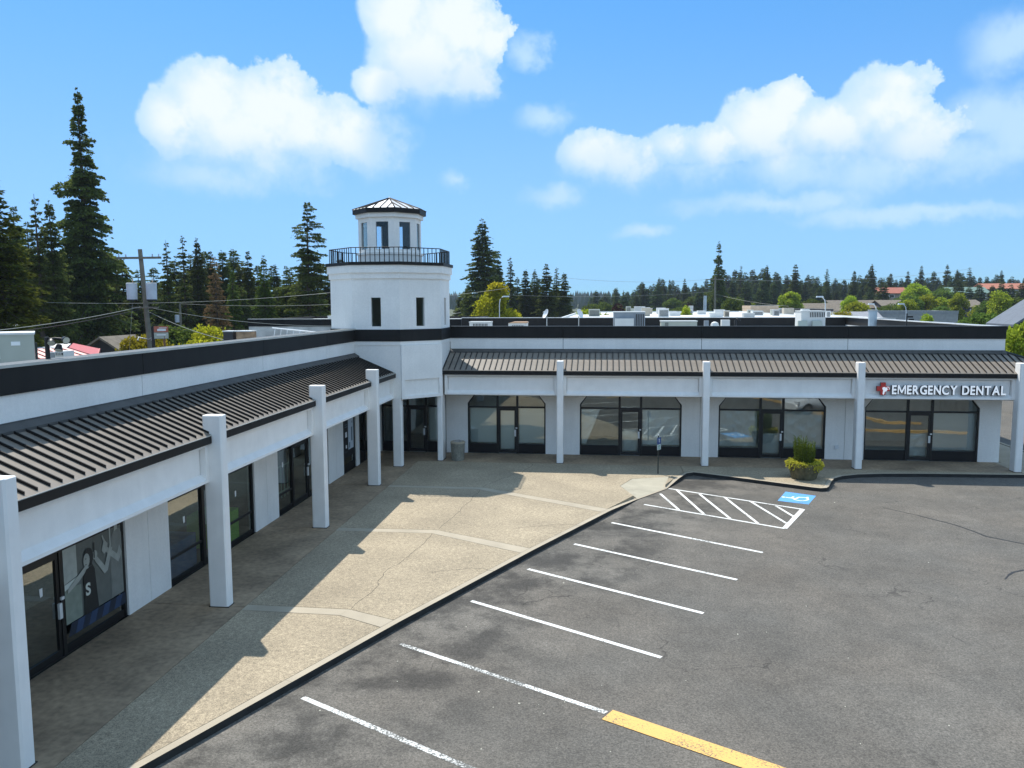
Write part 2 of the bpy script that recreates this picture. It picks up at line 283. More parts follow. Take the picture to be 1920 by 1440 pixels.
AGG = pmat('exposed_aggregate', (.338, .275, .186), .9, var=.16, scale=.5, bump=.15, bscale=60, speck=.15, sscale=9, detail=8); pebble(AGG, 55, .62, 1.36)
CONC = pmat('walk_concrete', (.305, .224, .143), .85, var=.30, scale=.8, bump=.1, bscale=30, detail=9, speck=.22, sscale=7)
BAND = pmat('smooth_concrete_band', (.40, .34, .25), .85, var=.1, scale=1.2, bump=.1, speck=.1, sscale=60)
RAMP = pmat('ramp_concrete', (.40, .36, .27), .85, var=.12, scale=1.5, speck=.1, sscale=60)
JOINT = pmat('joint_dirt', (.035, .03, .024), .95)
KERBF = pmat('dark_kerb_face', (.022, .021, .019), .9, var=.35, scale=3, bump=.3, bscale=30)
LINE = paint_mat('white_line_paint', (.80, .79, .74), .05)
LINEW = paint_mat('worn_white_line_paint', (.80, .79, .74), .19)
YEL = paint_mat('yellow_paint', (.74, .43, .12), .06)
BLUE = paint_mat('blue_paint', (.10, .34, .72), .05)
TAR = pmat('tar_seal', (.022, .021, .02), .6)

# ------------------------------------------------------------------ builders
class MB:
    def __init__(s): s.v, s.f, s.m, s.sm = [], [], [], []
    def poly(s, pts, mi=0, smooth=False):
        n = len(s.v); s.v += [tuple(p) for p in pts]; s.f.append(list(range(n, n+len(pts)))); s.m.append(mi); s.sm.append(smooth)
    def faces(s, vs, fs, mi=0, smooth=False):
        n = len(s.v); s.v += [tuple(p) for p in vs]
        for f in fs: s.f.append([n+i for i in f]); s.m.append(mi); s.sm.append(smooth)
    def hexa(s, p, mi=0):   # 8 points: bottom 4 ccw, top 4 ccw
        s.faces(p, [(3,2,1,0),(4,5,6,7),(0,1,5,4),(1,2,6,5),(2,3,7,6),(3,0,4,7)], mi)
    def box(s, x0, x1, y0, y1, z0, z1, mi=0):
        if x0 > x1: x0, x1 = x1, x0
        if y0 > y1: y0, y1 = y1, y0
        s.hexa([(x0,y0,z0),(x1,y0,z0),(x1,y1,z0),(x0,y1,z0),(x0,y0,z1),(x1,y0,z1),(x1,y1,z1),(x0,y1,z1)], mi)
    def prism(s, plan, z0, z1, mi=0, top=None, bot=True, side=None):
        n = len(plan); a = sum(plan[i][0]*plan[(i+1)%n][1]-plan[(i+1)%n][0]*plan[i][1] for i in range(n))
        if a < 0: plan = plan[::-1]
        vs = [(x,y,z0) for x,y in plan]+[(x,y,z1) for x,y in plan]
        k = len(s.f); s.faces(vs, [tuple(range(n-1,-1,-1)), tuple(range(n,2*n))]+[(i,(i+1)%n,n+(i+1)%n,n+i) for i in range(n)], mi)
        if top is not None: s.m[k+1] = top
        if side is not None:
            for i in range(n): s.m[k+2+i] = side
    def frustum(s, c, r0, r1, z0, z1, n=16, mi=0, cap=True, smooth=True):
        vs = [(c[0]+r*math.cos(2*math.pi*i/n), c[1]+r*math.sin(2*math.pi*i/n), z) for r, z in ((r0,z0),(r1,z1)) for i in range(n)]
        s.faces(vs, [(i,(i+1)%n,n+(i+1)%n,n+i) for i in range(n)], mi, smooth)
        if cap: s.poly(vs[n:], mi); s.poly(vs[:n][::-1], mi)
    def tube(s, pts, r, n=6, mi=0, r1=None, cap=True):
        pts = [Vector(p) for p in pts]; rings = []
        for i, p in enumerate(pts):
            d = (pts[min(i+1,len(pts)-1)]-pts[max(i-1,0)]).normalized()
            a = d.cross(Vector((0,0,1)) if abs(d.z) < .9 else Vector((1,0,0))).normalized(); b = d.cross(a)
            rr = r if r1 is None else r+(r1-r)*i/(len(pts)-1)
            rings.append([p+a*rr*math.cos(2*math.pi*k/n)+b*rr*math.sin(2*math.pi*k/n) for k in range(n)])
        vs = [q for g in rings for q in g]
        fs = [(i*n+k, i*n+(k+1)%n, (i+1)*n+(k+1)%n, (i+1)*n+k) for i in range(len(pts)-1) for k in range(n)]
        s.faces(vs, fs, mi, n > 4)
        if cap: s.poly(rings[0][::-1], mi); s.poly(rings[-1], mi)
    def mesh(s, name, mats, off=(0,0,0)):
        me = bpy.data.meshes.new(name)
        me.from_pydata([(x-off[0], y-off[1], z-off[2]) for x, y, z in s.v], [], s.f)
        for m in (mats if isinstance(mats, (list, tuple)) else [mats]): me.materials.append(m)
        me.polygons.foreach_set('material_index', s.m); me.polygons.foreach_set('use_smooth', s.sm); me.update(); return me
    def build(s, name, mats, parent=None, origin=None):
        off = origin if origin is not None else (wloc(parent) if parent else (0,0,0))
        o = bpy.data.objects.new(name, s.mesh(name, mats, off)); C.objects.link(o)
        if parent: o.parent = parent
        elif origin is not None: o.location = origin
        if parent and origin is not None: o.location = Vector(origin)-Vector(wloc(parent))
        o['_w'] = list(off); return o
def wloc(o): return tuple(o['_w'])
def thing(name, label, cat, loc=(0,0,0), group=None):
    o = bpy.data.objects.new(name, None); C.objects.link(o); o.location = loc; o['_w'] = list(loc); o.empty_display_size = .3
    return tag(o, label, cat, group)
def tag(o, label, cat, group=None, kind=None):
    if label: o['label'] = label
    if cat: o['category'] = cat
    if group: o['group'] = group
    if kind: o['kind'] = kind
    return o
def structure(o): o['kind'] = 'structure'; return o
def copy_tree(o, parent=None):
    c = o.copy(); C.objects.link(c); c.parent = parent
    for ch in list(o.children): copy_tree(ch, c)
    return c
def ground_h(x, y):
    def S(a, b, v): v = min(1, max(0, (v-a)/(b-a))); return v*v*(3-2*v)
    r = math.hypot(x, y); a = math.degrees(math.atan2(x, y))
    return -.3 + 11*S(190, 520, r)*S(0, 14, a) + 12*S(900, 1500, r)
# ------------------------------------------------------------------ ground
PL = -.14                                                    # lot level; walkways are at 0
def build_ground():
    m = MB(); rs = list(np.concatenate([[0, 60, 110, 150], np.linspace(190, 520, 14), np.linspace(600, 900, 5), np.linspace(960, 1700, 12)])); na = 96
    vs = [(0, 0, -.3)]; fs = []
    for r in rs[1:]:
        for k in range(na):
            a = 2*math.pi*k/na; x, y = r*math.sin(a), r*math.cos(a); vs.append((x, y, ground_h(x, y)))
    for k in range(na): fs.append((0, 1+(k+1) % na, 1+k))
    for i in range(len(rs)-2):
        for k in range(na):
            a, b = 1+i*na+k, 1+i*na+(k+1) % na; fs.append((a, b, b+na, a+na))
    m.faces(vs, fs, 0, True)
    return structure(m.build('ground', pmat('ground_grass', (.075, .085, .035), .95, var=.35, scale=.05, speck=.25, sscale=2)))
build_ground()
lot = MB(); lot.box(-70, 110, -70, 135, -.6, PL)
parking_lot = structure(lot.build('parking_lot', ASPH))
def strip(p, q, w, z0=PL, h=.004, name='parking_line', mat=LINE, parent=None):
    p, q = Vector(p), Vector(q); d = (q-p).normalized(); n = Vector((-d.y, d.x))*w/2
    m = MB(); m.prism([tuple(p-n), tuple(q-n), tuple(q+n), tuple(p+n)], z0+.001, z0+h); return m.build(name, mat, parent or parking_lot)
for (p, q, mt) in [((-5.57,13.78),(-2.0,11.82),LINEW), ((-4.36,16.30),(0.06,13.84),LINEW), ((-3.25,18.94),(1.19,16.23),LINE), ((-2.09,21.47),(2.34,18.75),LINE), ((-.91,23.92),(3.5,21.2),LINE), ((.24,26.44),(4.62,23.66),LINE)]:
    strip(p, q, .115, mat=mt)
h1, h2, h3, h4 = (1.43,29.01), (2.50,31.66), (5.81,26.32), (6.98,28.89)
strip(h1, h3, .10, name='hatch_line'); strip(h2, h4, .10, name='hatch_line'); strip(h3, h4, .16, z0=PL+.004, name='hatch_line')
for p, q in [((2.12,30.70),(2.61,28.34)), ((2.79,31.45),(3.42,27.86)), ((3.61,30.79),(4.24,27.32)), ((4.48,30.40),(5.06,26.83)), ((5.34,29.84),(6.0,26.92)), ((6.13,29.26),(6.43,27.83))]:
    strip(p, q, .10, z0=PL+.008, name='hatch_line')
strip((.08,13.76), (5.4,10.75), .40, z0=PL+.008, name='yellow_line', mat=YEL)
for pts in [[(11.12,13.16),(12.18,15.37),(12.96,18.58),(13.3,21.2),(14.4,22.4),(16.25,23.16),(16.9,25.3),(18.6,25.9)], [(14.2,28.3),(16.67,28.9),(18.5,28.6),(21,29.5)]]:
    m = MB(); w_ = .15
    for p, q in zip(pts, pts[1:]):
        p, q = Vector(p), Vector(q); d = (q-p).normalized(); n = Vector((-d.y, d.x))*w_/2
        m.prism([tuple(p-n), tuple(q-n), tuple(q+n), tuple(p+n)], PL, PL+.14)
    m.build('yellow_kerb', YEL, parking_lot)
# tar seal lines
for pts in [[(9.9,29.4),(10.72,28.42),(11.45,27.35),(11.7,26.7),(11.87,26.06),(12.63,25.35),(14.5,23.8)], [(10.55,22.0),(10.8,22.35),(11.03,22.6),(11.41,22.82),(13.5,23.6)]]:
    m = MB()
    for k, (p, q) in enumerate(zip(pts, pts[1:])):
        p, q = Vector(p), Vector(q); d = (q-p).normalized(); n = Vector((-d.y, d.x))*(.035 if k else .02); e = d*.015
        m.prism([tuple(p-n-e), tuple(q-n+e), tuple(q+n+e), tuple(p+n-e)], PL+.0005+.0004*k, PL+.003+.0006*k)
    m.build('tar_seal_line', TAR, parking_lot)
# litter of pale specks: gum, leaves, grit
rg = random.Random(8); m = MB()
for _ in range(60):
    t_ = rg.random(); x = -5.5+rg.uniform(0, 15); y = rg.uniform(12, 33)
    if .912*x-.41*y > -10.2:
        r_ = rg.choice((.008, .011, .014, .02)); m.prism([(x+r_*math.cos(a)*rg.uniform(.6,1.3), y+r_*math.sin(a)*rg.uniform(.6,1.3)) for a in (0,1.2,2.5,3.7,5)], PL+.0003, PL+.006)
sp = m.build('litter_specks', pmat('litter_pale', (.6, .57, .45), .9, var=.3)); sp['kind'] = 'stuff'; sp['label'] = 'tiny pale specks of litter scattered over the asphalt'; 
# accessible parking symbol
sq = MB(); bq = [(6.96,31.57),(7.95,30.98),(7.35,29.62),(6.36,30.07)]; sq.prism(bq, PL+.001, PL+.004)
acc = sq.build('accessible_symbol', BLUE, parking_lot)
ctr = Vector((7.15, 30.57)); upv = Vector((-.857, .515)); rtv = Vector((.515, .857))
def sy2(u, v): p = ctr+rtv*u+upv*v; return (p.x, p.y)
wm = MB(); zz = [PL+.0045]
def sbar(a, b, w_):
    a, b = Vector(a), Vector(b); d = (b-a).normalized(); n = Vector((-d.y, d.x))*w_/2; e = d*w_*.25
    zz[0] += .0004; wm.prism([sy2(*(a-n-e)), sy2(*(b-n+e)), sy2(*(b+n+e)), sy2(*(a+n-e))], PL+.0042, zz[0]+.001)
wm.prism([sy2(-.16+.075*math.cos(a*math.pi/6), .44+.075*math.sin(a*math.pi/6)) for a in range(12)], PL+.0042, PL+.006)
sbar((-.14,.33), (-.11,-.02), .10); sbar((-.12,.16), (.14,.16), .07); sbar((-.11,-.02), (.16,-.03), .08); sbar((.16,-.03), (.27,-.32), .08); sbar((.27,-.32), (.37,-.29), .07)
arc = [(-.06+.29*math.cos(R(a)), -.18+.25*math.sin(R(a))) for a in range(120, 345, 16)]
for p, q in zip(arc, arc[1:]): sbar(p, q, .07)
wm.build('wheelchair_mark', LINE, acc)

# ---- plaza: base bed, slabs, bands, kerb
K = [(-10.9,2.8),(-7.17,11.08),(-4.63,17.08),(-2.09,22.7),(.21,27.51),(1.24,29.72)]     # outer top edge of the kerb
KR = [(1.24,29.72),(2.44,31.55)]                                                       # dropped kerb at the ramp
K2 = [(2.44,31.55),(3.0,32.9),(3.42,33.95),(3.75,34.2),(5.3,33.4),(8.0,31.85),(8.3,31.72),(8.55,31.8),(8.72,32.1),(9.05,33.0),(9.3,33.55),(9.75,34.05),(10.5,34.45),(11.6,34.7),(13.1,34.86),(17.3,35.05),(19.9,35.05),(20.1,36.2),(20.15,60)]
bed = MB(); bed.prism(K+KR[1:]+K2[1:]+[(17.6,60),(17.6,37.69),(-10.95,37.69),(-10.95,2.8)], -.5, -.17)
plaza = structure(bed.build('plaza', JOINT))
def inset(pl, d):
    out = []; n = len(pl)
    for i in range(n):
        a, b = Vector(pl[max(i-1,0)]), Vector(pl[min(i+1,n-1)])
        p = Vector(pl[i]); d1 = (p-a) if i else (b-p); d2 = (b-p) if i < n-1 else d1
        d1, d2 = d1.normalized(), d2.normalized(); n1, n2 = Vector((-d1.y, d1.x)), Vector((-d2.y, d2.x)); bis = (n1+n2)
        bis = bis/max(.3, bis.length_squared)*2; out.append(tuple(p+bis*d))
    return out
KW = .17
Ki, K2i = inset(K, KW), inset(K2, KW)
def kerb(outer, inner, name):
    for k, (a, b, c, d) in enumerate(zip(outer, outer[1:], inner[1:], inner)):
        L_ = (Vector(b)-Vector(a)).length; n = max(1, int(L_/1.3)) if abs(b[0]-1.24) < .01 else max(1, int(L_/3.2))
        for j in range(n):
            l = lambda p, q, t: (p[0]+(q[0]-p[0])*t, p[1]+(q[1]-p[1])*t)
            t0, t1 = j/n, (j+1)/n-(.004/L_ if j < n-1 else 0)
            m = MB(); q = [l(a,b,t0), l(a,b,t1), l(d,c,t1), l(d,c,t0)]
            z_ = [0, 0]
            if abs(a[0]-2.44) < .01: z_ = [-.112*(1-t0), -.112*(1-t1)]
            elif abs(b[0]-1.24) < .01 and j == n-1: z_ = [0, -.112]
            m.faces([(*q[0],-.5),(*q[1],-.5),(*q[2],-.5),(*q[3],-.5),(*q[0],z_[0]),(*q[1],z_[1]),(*q[2],z_[1]),(*q[3],z_[0])], [(3,2,1,0),(0,1,5,4),(1,2,6,5),(2,3,7,6),(3,0,4,7)], 1); m.faces([(*q[0],z_[0]),(*q[1],z_[1]),(*q[2],z_[1]),(*q[3],z_[0])], [(0,1,2,3)], 0)
            m.build(name, [BAND, KERBF], plaza)
kerb(K, Ki, 'kerbstone'); kerb(K2, K2i, 'kerbstone')
def slab(pts, mat, name, z1=0.0): m = MB(); m.prism(pts, -.3, z1); return m.build(name, mat, plaza)
JX = -8.49                                                    # joint between the covered walk and the plaza
def kx(y):                                                    # inner edge of kerb with a joint gap, x at y
    for (x0, y0), (x1, y1) in zip(Ki, Ki[1:]):
        if y0 <= y <= y1: return x0+(x1-x0)*(y-y0)/(y1-y0)-.012
    return Ki[-1][0]-.012
ys = [2.85, 10.82, 17.62, 24.36, 30.48, 35.45]
for a, b in zip(ys, ys[1:]): slab([(-10.93,a+.01),(JX-.012,a+.01),(JX-.012,b-.01),(-10.93,b-.01)], CONC, 'walkway_slab')
slab([(-10.93,35.46),(-7.36,35.46),(-7.36,37.69),(-10.93,37.69)], CONC, 'walkway_slab')
for a, b in ((-7.34,-2.0),(-1.99,4.35),(4.36,10.8),(10.81,17.3)): slab([(a,35.46),(b-.01,35.46),(b-.01,37.69),(a,37.69)], CONC, 'walkway_slab')
slab([(17.31,35.46),(19.85,35.46),(19.9,60),(17.62,60),(17.62,37.69),(17.31,37.69)], BAND, 'walkway_slab')
# smooth bands: centre lines bend towards the kerb
G = .02
bands = [[(JX,17.78),(-5.96,17.74),(-4.64,17.23)], [(JX,24.44),(-5.28,24.50),(-2.14,22.92)], [(JX,30.55),(-4.75,30.52),(.13,27.72)]]
bandw = [(.34,.36,.42),(.34,.36,.46),(.32,.34,.44)]
up_, lo_ = [], []
for b_, w_ in zip(bands, bandw):
    (x0,y0),(x1,y1),(x2,y2) = b_
    hi = [(x0,y0),(x1,y1),(kx(y2),y2)]; yl = y2-w_[2]
    lo = [(x0,y0-w_[0]),(x1-.12,y1-w_[1]),(kx(yl),yl)]
    slab([hi[0],hi[1],lo[1],lo[0]], BAND, 'concrete_band'); slab([(hi[1][0]+.004,hi[1][1]),hi[2],lo[2],(lo[1][0]+.004,lo[1][1])], BAND, 'concrete_band')
    up_.append(hi); lo_.append(lo)
def g(pts, dy): return [(x, y+dy) for x, y in pts]
slab([(JX,2.9+5.2),(kx(9),9),(kx(11.08),11.08)]+[(kx(lo_[0][2][1]-G),lo_[0][2][1]-G)]+g(lo_[0][1::-1],-G), AGG, 'paving_slab')
slab(g(up_[0],G)[::1]+[(kx(17.3),17.3),(kx(lo_[1][2][1]-G),lo_[1][2][1]-G)]+g(lo_[1][1::-1],-G), AGG, 'paving_slab')
slab(g(up_[1],G)+[(kx(22.96),22.96),(kx(lo_[2][2][1]-G),lo_[2][2][1]-G)]+g(lo_[2][1::-1],-G), AGG, 'paving_slab')
rp = [(.60,31.30),(1.11,32.65),(2.62,33.2),(2.30,31.62),(1.10,29.79)]
slab(g(up_[2],G)+[(kx(29.3),29.3),(1.06,29.78),(.58,31.3),(1.09,32.67),(2.65,33.21),(2.38,31.75),(2.99,33.35),(3.3,34.0),(3.3,35.45),(JX,35.45)], AGG, 'paving_slab')
m = MB(); m.faces([(x,y,z) for (x,y),z in zip([(.60,31.30),(1.11,32.65),(2.62,33.2),(2.36,31.60),(1.20,29.80)], (.0,.0,.0,-.115,-.115))]+[(x,y,-.3) for x,y in [(.60,31.30),(1.11,32.65),(2.62,33.2),(2.36,31.60),(1.20,29.80)]], [(4,3,2,1,0),(3,4,9,8),(4,0,5,9),(2,3,8,7)])
m.build('kerb_ramp', RAMP, plaza)
m = MB(); m.prism([KR[0],KR[1],(2.33,31.63),(1.16,29.8)], -.5, -.118, 1, top=0); m.build('kerbstone', [BAND, KERBF], plaza)
i2 = K2i
slab([(3.32,35.45),(3.32,34.2)]+[(i2[3][0]-.05,i2[3][1]+.02)]+[(x,y+.012) for x,y in i2[4:6]]+[(i2[6][0],i2[6][1]+.012),(i2[7][0]-.02,i2[7][1])]+[(x-.012,y) for x,y in i2[8:11]]+[(x-.01,y+.008) for x,y in i2[11:16]]+[(17.3,35.45)], AGG, 'paving_slab')
# hairline control joints and cracks in the aggregate
for pts in [[(-5.93,17.78),(-5.75,19.2),(-5.85,20.3),(-5.6,21.6),(-5.45,22.6),(-5.36,24.05)], [(-5.25,24.55),(-5.05,26.5),(-4.85,28.6),(-4.8,30.1)], [(-4.75,30.56),(-4.2,32.2),(-3.5,33.3),(-3.2,35.3)], [(-2.9,24.9),(-1.5,25.6),(-.7,25.5)], [(-4.6,20.5),(-3.6,21.0),(-2.9,20.8)]]:
    m = MB()
    for k, (p, q) in enumerate(zip(pts, pts[1:])):
        p, q = Vector(p), Vector(q); nseg = 5; d = (q-p).normalized(); n = Vector((-d.y, d.x)); rr = random.Random(k)
        c = [p+(q-p)*i/nseg+n*(rr.uniform(-.05,.05) if 0 < i < nseg else 0) for i in range(nseg+1)]
        for a, b in zip(c, c[1:]): m.prism([tuple(a-n*.006), tuple(b-n*.006), tuple(b+n*.006), tuple(a+n*.006)], .0003, .0014)
    m.build('pavement_crack', JOINT, plaza)
# ------------------------------------------------------------------ the shopping centre: two wings and a tower
WX, WY = -10.93, 37.7                                         # front wall planes
left = thing('shop_building', 'near wing of white shops with a striped dark metal canopy, posters and tinted windows', 'building', (-10.93, 20, 0))
right = thing('shop_building', 'far wing of white shops with arched window fronts under a brown metal canopy', 'building', (5, 37.7, 0))
tower = thing('lighthouse_tower', 'white octagonal tower with black railing and small lantern room on top', 'tower', (-9.93, 36.62, 0))
BL = lambda u, d, z: (WX-d, u, z)
BR = lambda u, d, z: (u, WY+d, z)
class WB(MB):                                                 # boxes in wall coordinates (along, depth, up)
    def __init__(s, B): super().__init__(); s.B = B
    def bx(s, u0, u1, d0, d1, z0, z1, mi=0):
        a, b = s.B(u0, d0, z0), s.B(u1, d1, z1); s.box(a[0], b[0], a[1], b[1], a[2], b[2], mi)
    def pr(s, uz, d0, d1, mi=0):                              # polygon in (along, up), extruded in depth
        n = len(uz); a = [s.B(u, d0, z) for u, z in uz]; b = [s.B(u, d1, z) for u, z in uz]
        ar = sum(uz[i][0]*uz[(i+1)%n][1]-uz[(i+1)%n][0]*uz[i][1] for i in range(n))
        flip = (ar > 0) != (s.B is BR)
        fs = [tuple(range(n)), tuple(range(2*n-1, n-1, -1))]+[((i+1)%n, i, n+i, n+(i+1)%n) for i in range(n)]
        if flip: fs = [f[::-1] for f in fs]
        s.faces(a+b, fs, mi)
def bar(m, p, q, w, d0, d1):                                  # a bar between two (along, up) points
    p, q = Vector(p), Vector(q); d = (q-p).normalized(); n = Vector((-d.y, d.x))*w/2
    m.pr([tuple(p-n), tuple(q-n), tuple(q+n), tuple(p+n)], d0, d1)
ZT = 2.97
def storefront(root, B, u0, u1, doors, mulls, ztr=2.22, zs=.46, ch=0, glass=GLASS, label=None, top=ZT, midrail=None):
    f = WB(B); t = .07; D0, D1 = .05, .16
    f.bx(u0, u0+t, D0, D1, 0, top-ch*1.25); f.bx(u1-t, u1, D0, D1, 0, top-ch*1.25)
    if ch:
        bar(f, (u0+t/2, top-ch*1.25-.03), (u0+ch, top), t, D0+.002, D1-.002); bar(f, (u1-t/2, top-ch*1.25-.03), (u1-ch, top), t, D0+.002, D1-.002)
    f.bx(u0+ch, u1-ch, D0, D1, top-t, top)
    f.bx(u0+t, u1-t, D0+.004, D1-.004, ztr-.035, ztr+.045)
    edges = sorted([u0]+[x for d in doors for x in d]+mulls+[u1])
    for x in [x for d in doors for x in d]+mulls: f.bx(x-.05, x+.05, D0-.004, D1+.004, 0, top-t)
    fr = f.build('storefront', FRAME, root)
    if label: fr['label'] = label
    for a, b in zip(edges, edges[1:]):
        isd = any(abs(a-d[0]) < 1e-6 for d in doors); e = .052
        a2, b2 = a+(t if a == u0 else e), b-(t if b == u1 else e)
        # transom pane
        pts = [(a2, ztr+.047), (b2, ztr+.047), (b2, top-t-.002), (a2, top-t-.002)]
        if ch and a == u0: pts = pts[:3]+[(u0+ch+.03, top-t-.002), (u0+t, top-ch*1.25-.04)]
        if ch and b == u1: pts = pts[:2]+[(u1-t, top-ch*1.25-.04), (u1-ch-.03, top-t-.002)]+pts[3:]
        p = WB(B); p.pr(pts, .10, .112); p.build('pane', glass, fr)
        if isd:
            m = WB(B); s = .085
            m.bx(a2+.004, a2+s, .07, .14, .02, ztr-.04); m.bx(b2-s, b2-.004, .07, .14, .02, ztr-.04)
            m.bx(a2+s, b2-s, .07, .14, .02, .16); m.bx(a2+s, b2-s, .07, .14, ztr-.16, ztr-.04)
            dr = m.build('shop_door', FRAME, root)
            p = WB(B); p.pr([(a2+s,.16),(b2-s,.16),(b2-s,ztr-.16),(a2+s,ztr-.16)], .10, .112); p.build('pane', glass, dr)
            h = WB(B); h.bx(b2-.09, b2-.005, .02, .07, .82, 1.14); h.bx(b2-.03, b2+.06, .01, .05, 1.2, 1.26)
            h.build('door_pull', pmat('pull_plate', (.7, .71, .7), .35), dr)
        else:
            f2 = WB(B); f2.bx(a2, b2, .075, .14, 0.0, zs)
            f2.build('kick_panel', KICK, fr)
            zz = [zs]+([midrail] if midrail else [])+[ztr-.037]
            for z0, z1 in zip(zz, zz[1:]):
                p = WB(B); p.pr([(a2,z0+.002),(b2,z0+.002),(b2,z1),(a2,z1)], .10, .112); p.build('pane', glass, fr)
            if midrail:
                r_ = WB(B); r_.bx(a2, b2, .08, .135, midrail-.03, midrail+.03); r_.build('rail', FRAME, fr)
    return fr
def room(root, B, u0, u1, depth, mat, name='shop_interior'):
    m = WB(B); s = .12; h = 3.0
    m.bx(u0, u1, depth, depth+s, -.1, h+s); m.bx(u0, u0+s, .24, depth, -.1, h); m.bx(u1-s, u1, .24, depth, -.1, h)
    m.bx(u0+s, u1-s, .24, depth, -.2, -.01); m.bx(u0, u1, .24, depth, h, h+s)
    return m.build(name, mat, root)

# ---- columns
def column(root, x0, x1, y0, y1, z1, z0=0.0, c=.035):
    m = MB(); pl = [(x0+c,y0),(x1-c,y0),(x1,y0+c),(x1,y1-c),(x1-c,y1),(x0+c,y1),(x0,y1-c),(x0,y0+c)]
    b = .012; ins = lambda k: [(min(max(x, x0+k), x1-k), min(max(y, y0+k), y1-k)) for x, y in pl]
    m.prism(pl, z0+.02, z1-b); q = ins(b); n = 8
    m.faces([(x,y,z1-b) for x,y in pl]+[(x,y,z1) for x,y in q], [tuple(range(n, 2*n))]+[(i,(i+1)%n,n+(i+1)%n,n+i) for i in range(n)])
    o = m.build('column', TRIMW, root)
    k = MB(); k.box(x0-.01, x1+.01, y0-.01, y1+.01, z0, z0+.02); k.build('base_joint', JOINT, o); return o
LCY = [4.0, 10.75, 17.53, 24.31, 30.37]
for y in LCY: column(left, -9.33, -8.86, y, y+.29, 4.6)
RCX = [-2.165, 4.22, 10.68, 17.13]
for x in RCX: column(right, x, x+.29, 35.5, 35.98, 4.6)

# ---- walls, bands, beams by bay
def wallpanels(root, B, edges, openings, u_lo, u_hi):
    # ground floor piers between the openings, with joints
    cur = u_lo; piers = []
    for a, b in openings: piers.append((cur, a)); cur = b
    piers.append((cur, u_hi))
    for a, b in piers:
        if b-a < .05: continue
        parts = [(a, b)] if b-a < 1.3 else [(a, (a+b)/2-.008), ((a+b)/2+.008, b)]
        for p, q in parts:
            m = WB(B); m.bx(p, q, 0, .24, 0, 3.1); m.build('wall_panel', WHITE, root)
        m = WB(B); m.bx(a+.01, b-.01, .03, .22, 0, 3.09); m.build('wall_core', JOINT, root)
    for a, b in zip(edges, edges[1:]):
        m = WB(B); m.bx(a+.011, b-.011, 0, .24, 3.1, 5.53); m.build('wall_panel', WHITE, root)
        m = WB(B); m.bx(a+.009, b-.009, -.045, .26, 5.53, 6.04); m.build('parapet_band', BLACK, root)
        m = WB(B); m.bx(a, b, -.06, .42, 6.042, 6.085); m.build('parapet_cap', CAPM, root)
        m = WB(B); m.bx(a, b, -.075, -.061, 6.03, 6.088); m.build('drip_edge', PALE if B is BL else BLACK, root)
        m = WB(B); m.bx(a, b, .26, .40, 4.9, 6.04); m.build('parapet_back', BLACK, root)
    m = WB(B); m.bx(edges[0], edges[-1], .03, .2, 3.12, 5.5); m.build('wall_core', JOINT, root)
LE = [2.8, 10.9, 17.82, 24.6, 30.5, 34.07]
RE = [-7.38, -2.0, 4.37, 10.83, 17.5]
LOPEN = [(5.6,10.1),(12.3,16.85),(18.67,23.67),(25.49,30.45),(32.28,34.02),(34.48,37.6)]
ROPEN = [(-10.82,-7.62),(-6.57,-2.82),(-1.2,3.53),(5.21,9.99),(11.69,16.6)]
wallpanels(left, BL, LE, LOPEN, 2.8, 37.7)
wallpanels(right, BR, RE, ROPEN[:], -10.93, 17.5)
# chamfer fillers above the arched openings
for a, b in ROPEN[1:]:
    for s, e in ((a, 1), (b, -1)):
        m = WB(BR); m.pr([(s, ZT-.55), (s+e*.44, ZT), (s, ZT)], 0.002, .2); m.build('arch_corner', WHITE, right)
def beam(root, B, a, b, d0):                                  # a recessed fascia panel with a sloping ledge
    z0, z1 = 3.03, 3.95; m = WB(B); f = .14
    m.bx(a+.155, b-.155, d0+f, d0+.2, z0+.07, 3.838); m.bx(a, b, d0+.2, d0+.24, z0, z1)
    m.bx(a, b, d0, d0+.2, 3.87, z1); m.bx(a, b, d0, d0+.2, z0, 3.10)
    m.bx(a, a+.13, d0, d0+.2, 3.10, 3.87); m.bx(b-.13, b, d0, d0+.2, 3.10, 3.87)
    for u0_, u1_ in ((a+.13, b-.13),):                        # ledge slope
        p = [B(u0_, d0, 3.10), B(u1_, d0, 3.10), B(u1_, d0+f, 3.23), B(u0_, d0+f, 3.23)]
        m.poly(p if B is BR else p[::-1])
    return m.build('fascia_beam', TRIMW, root)
ly = [LCY[0]+.29, *[v for y in LCY[1:] for v in (y, y+.29)], 34.1]
for a, b in zip(ly[0::2], ly[1::2]): beam(left, BL, a, b, -1.73)
rx = [-7.3, *[v for x in RCX for v in (x, x+.29)]]
for a, b in zip(rx[0::2], rx[1::2]): beam(right, BR, a, b, -1.86)
FDL, FDR = -1.83, -1.98                                       # fascia depth (in front of the wall)
for a, b in zip([2.8, *[y+.29 for y in LCY]], [*LCY, 34.07]):
    m = WB(BL); m.bx(a, b, FDL, FDL+.09, 3.952, 4.13); m.build('roof_fascia', BLACK, left)
    m = WB(BL); m.bx(a, b, FDL-.012, FDL+.1, 4.131, 4.148); m.build('drip_edge', PALE, left)
for a, b in zip([-7.38, *[x+.29 for x in RCX[:-1]]], RCX):
    m = WB(BR); m.bx(a, b, FDR, FDR+.09, 3.952, 4.13); m.build('roof_fascia', BLACK, right)
# soffits
m = WB(BL); m.bx(2.8, 37.69, -1.52, -.001, 2.985, 3.02); m.build('soffit', SOFF, left)
m = WB(BR); m.bx(-10.93, 17.5, -1.655, -.001, 2.98, 3.015); m.build('soffit', SOFF, right)
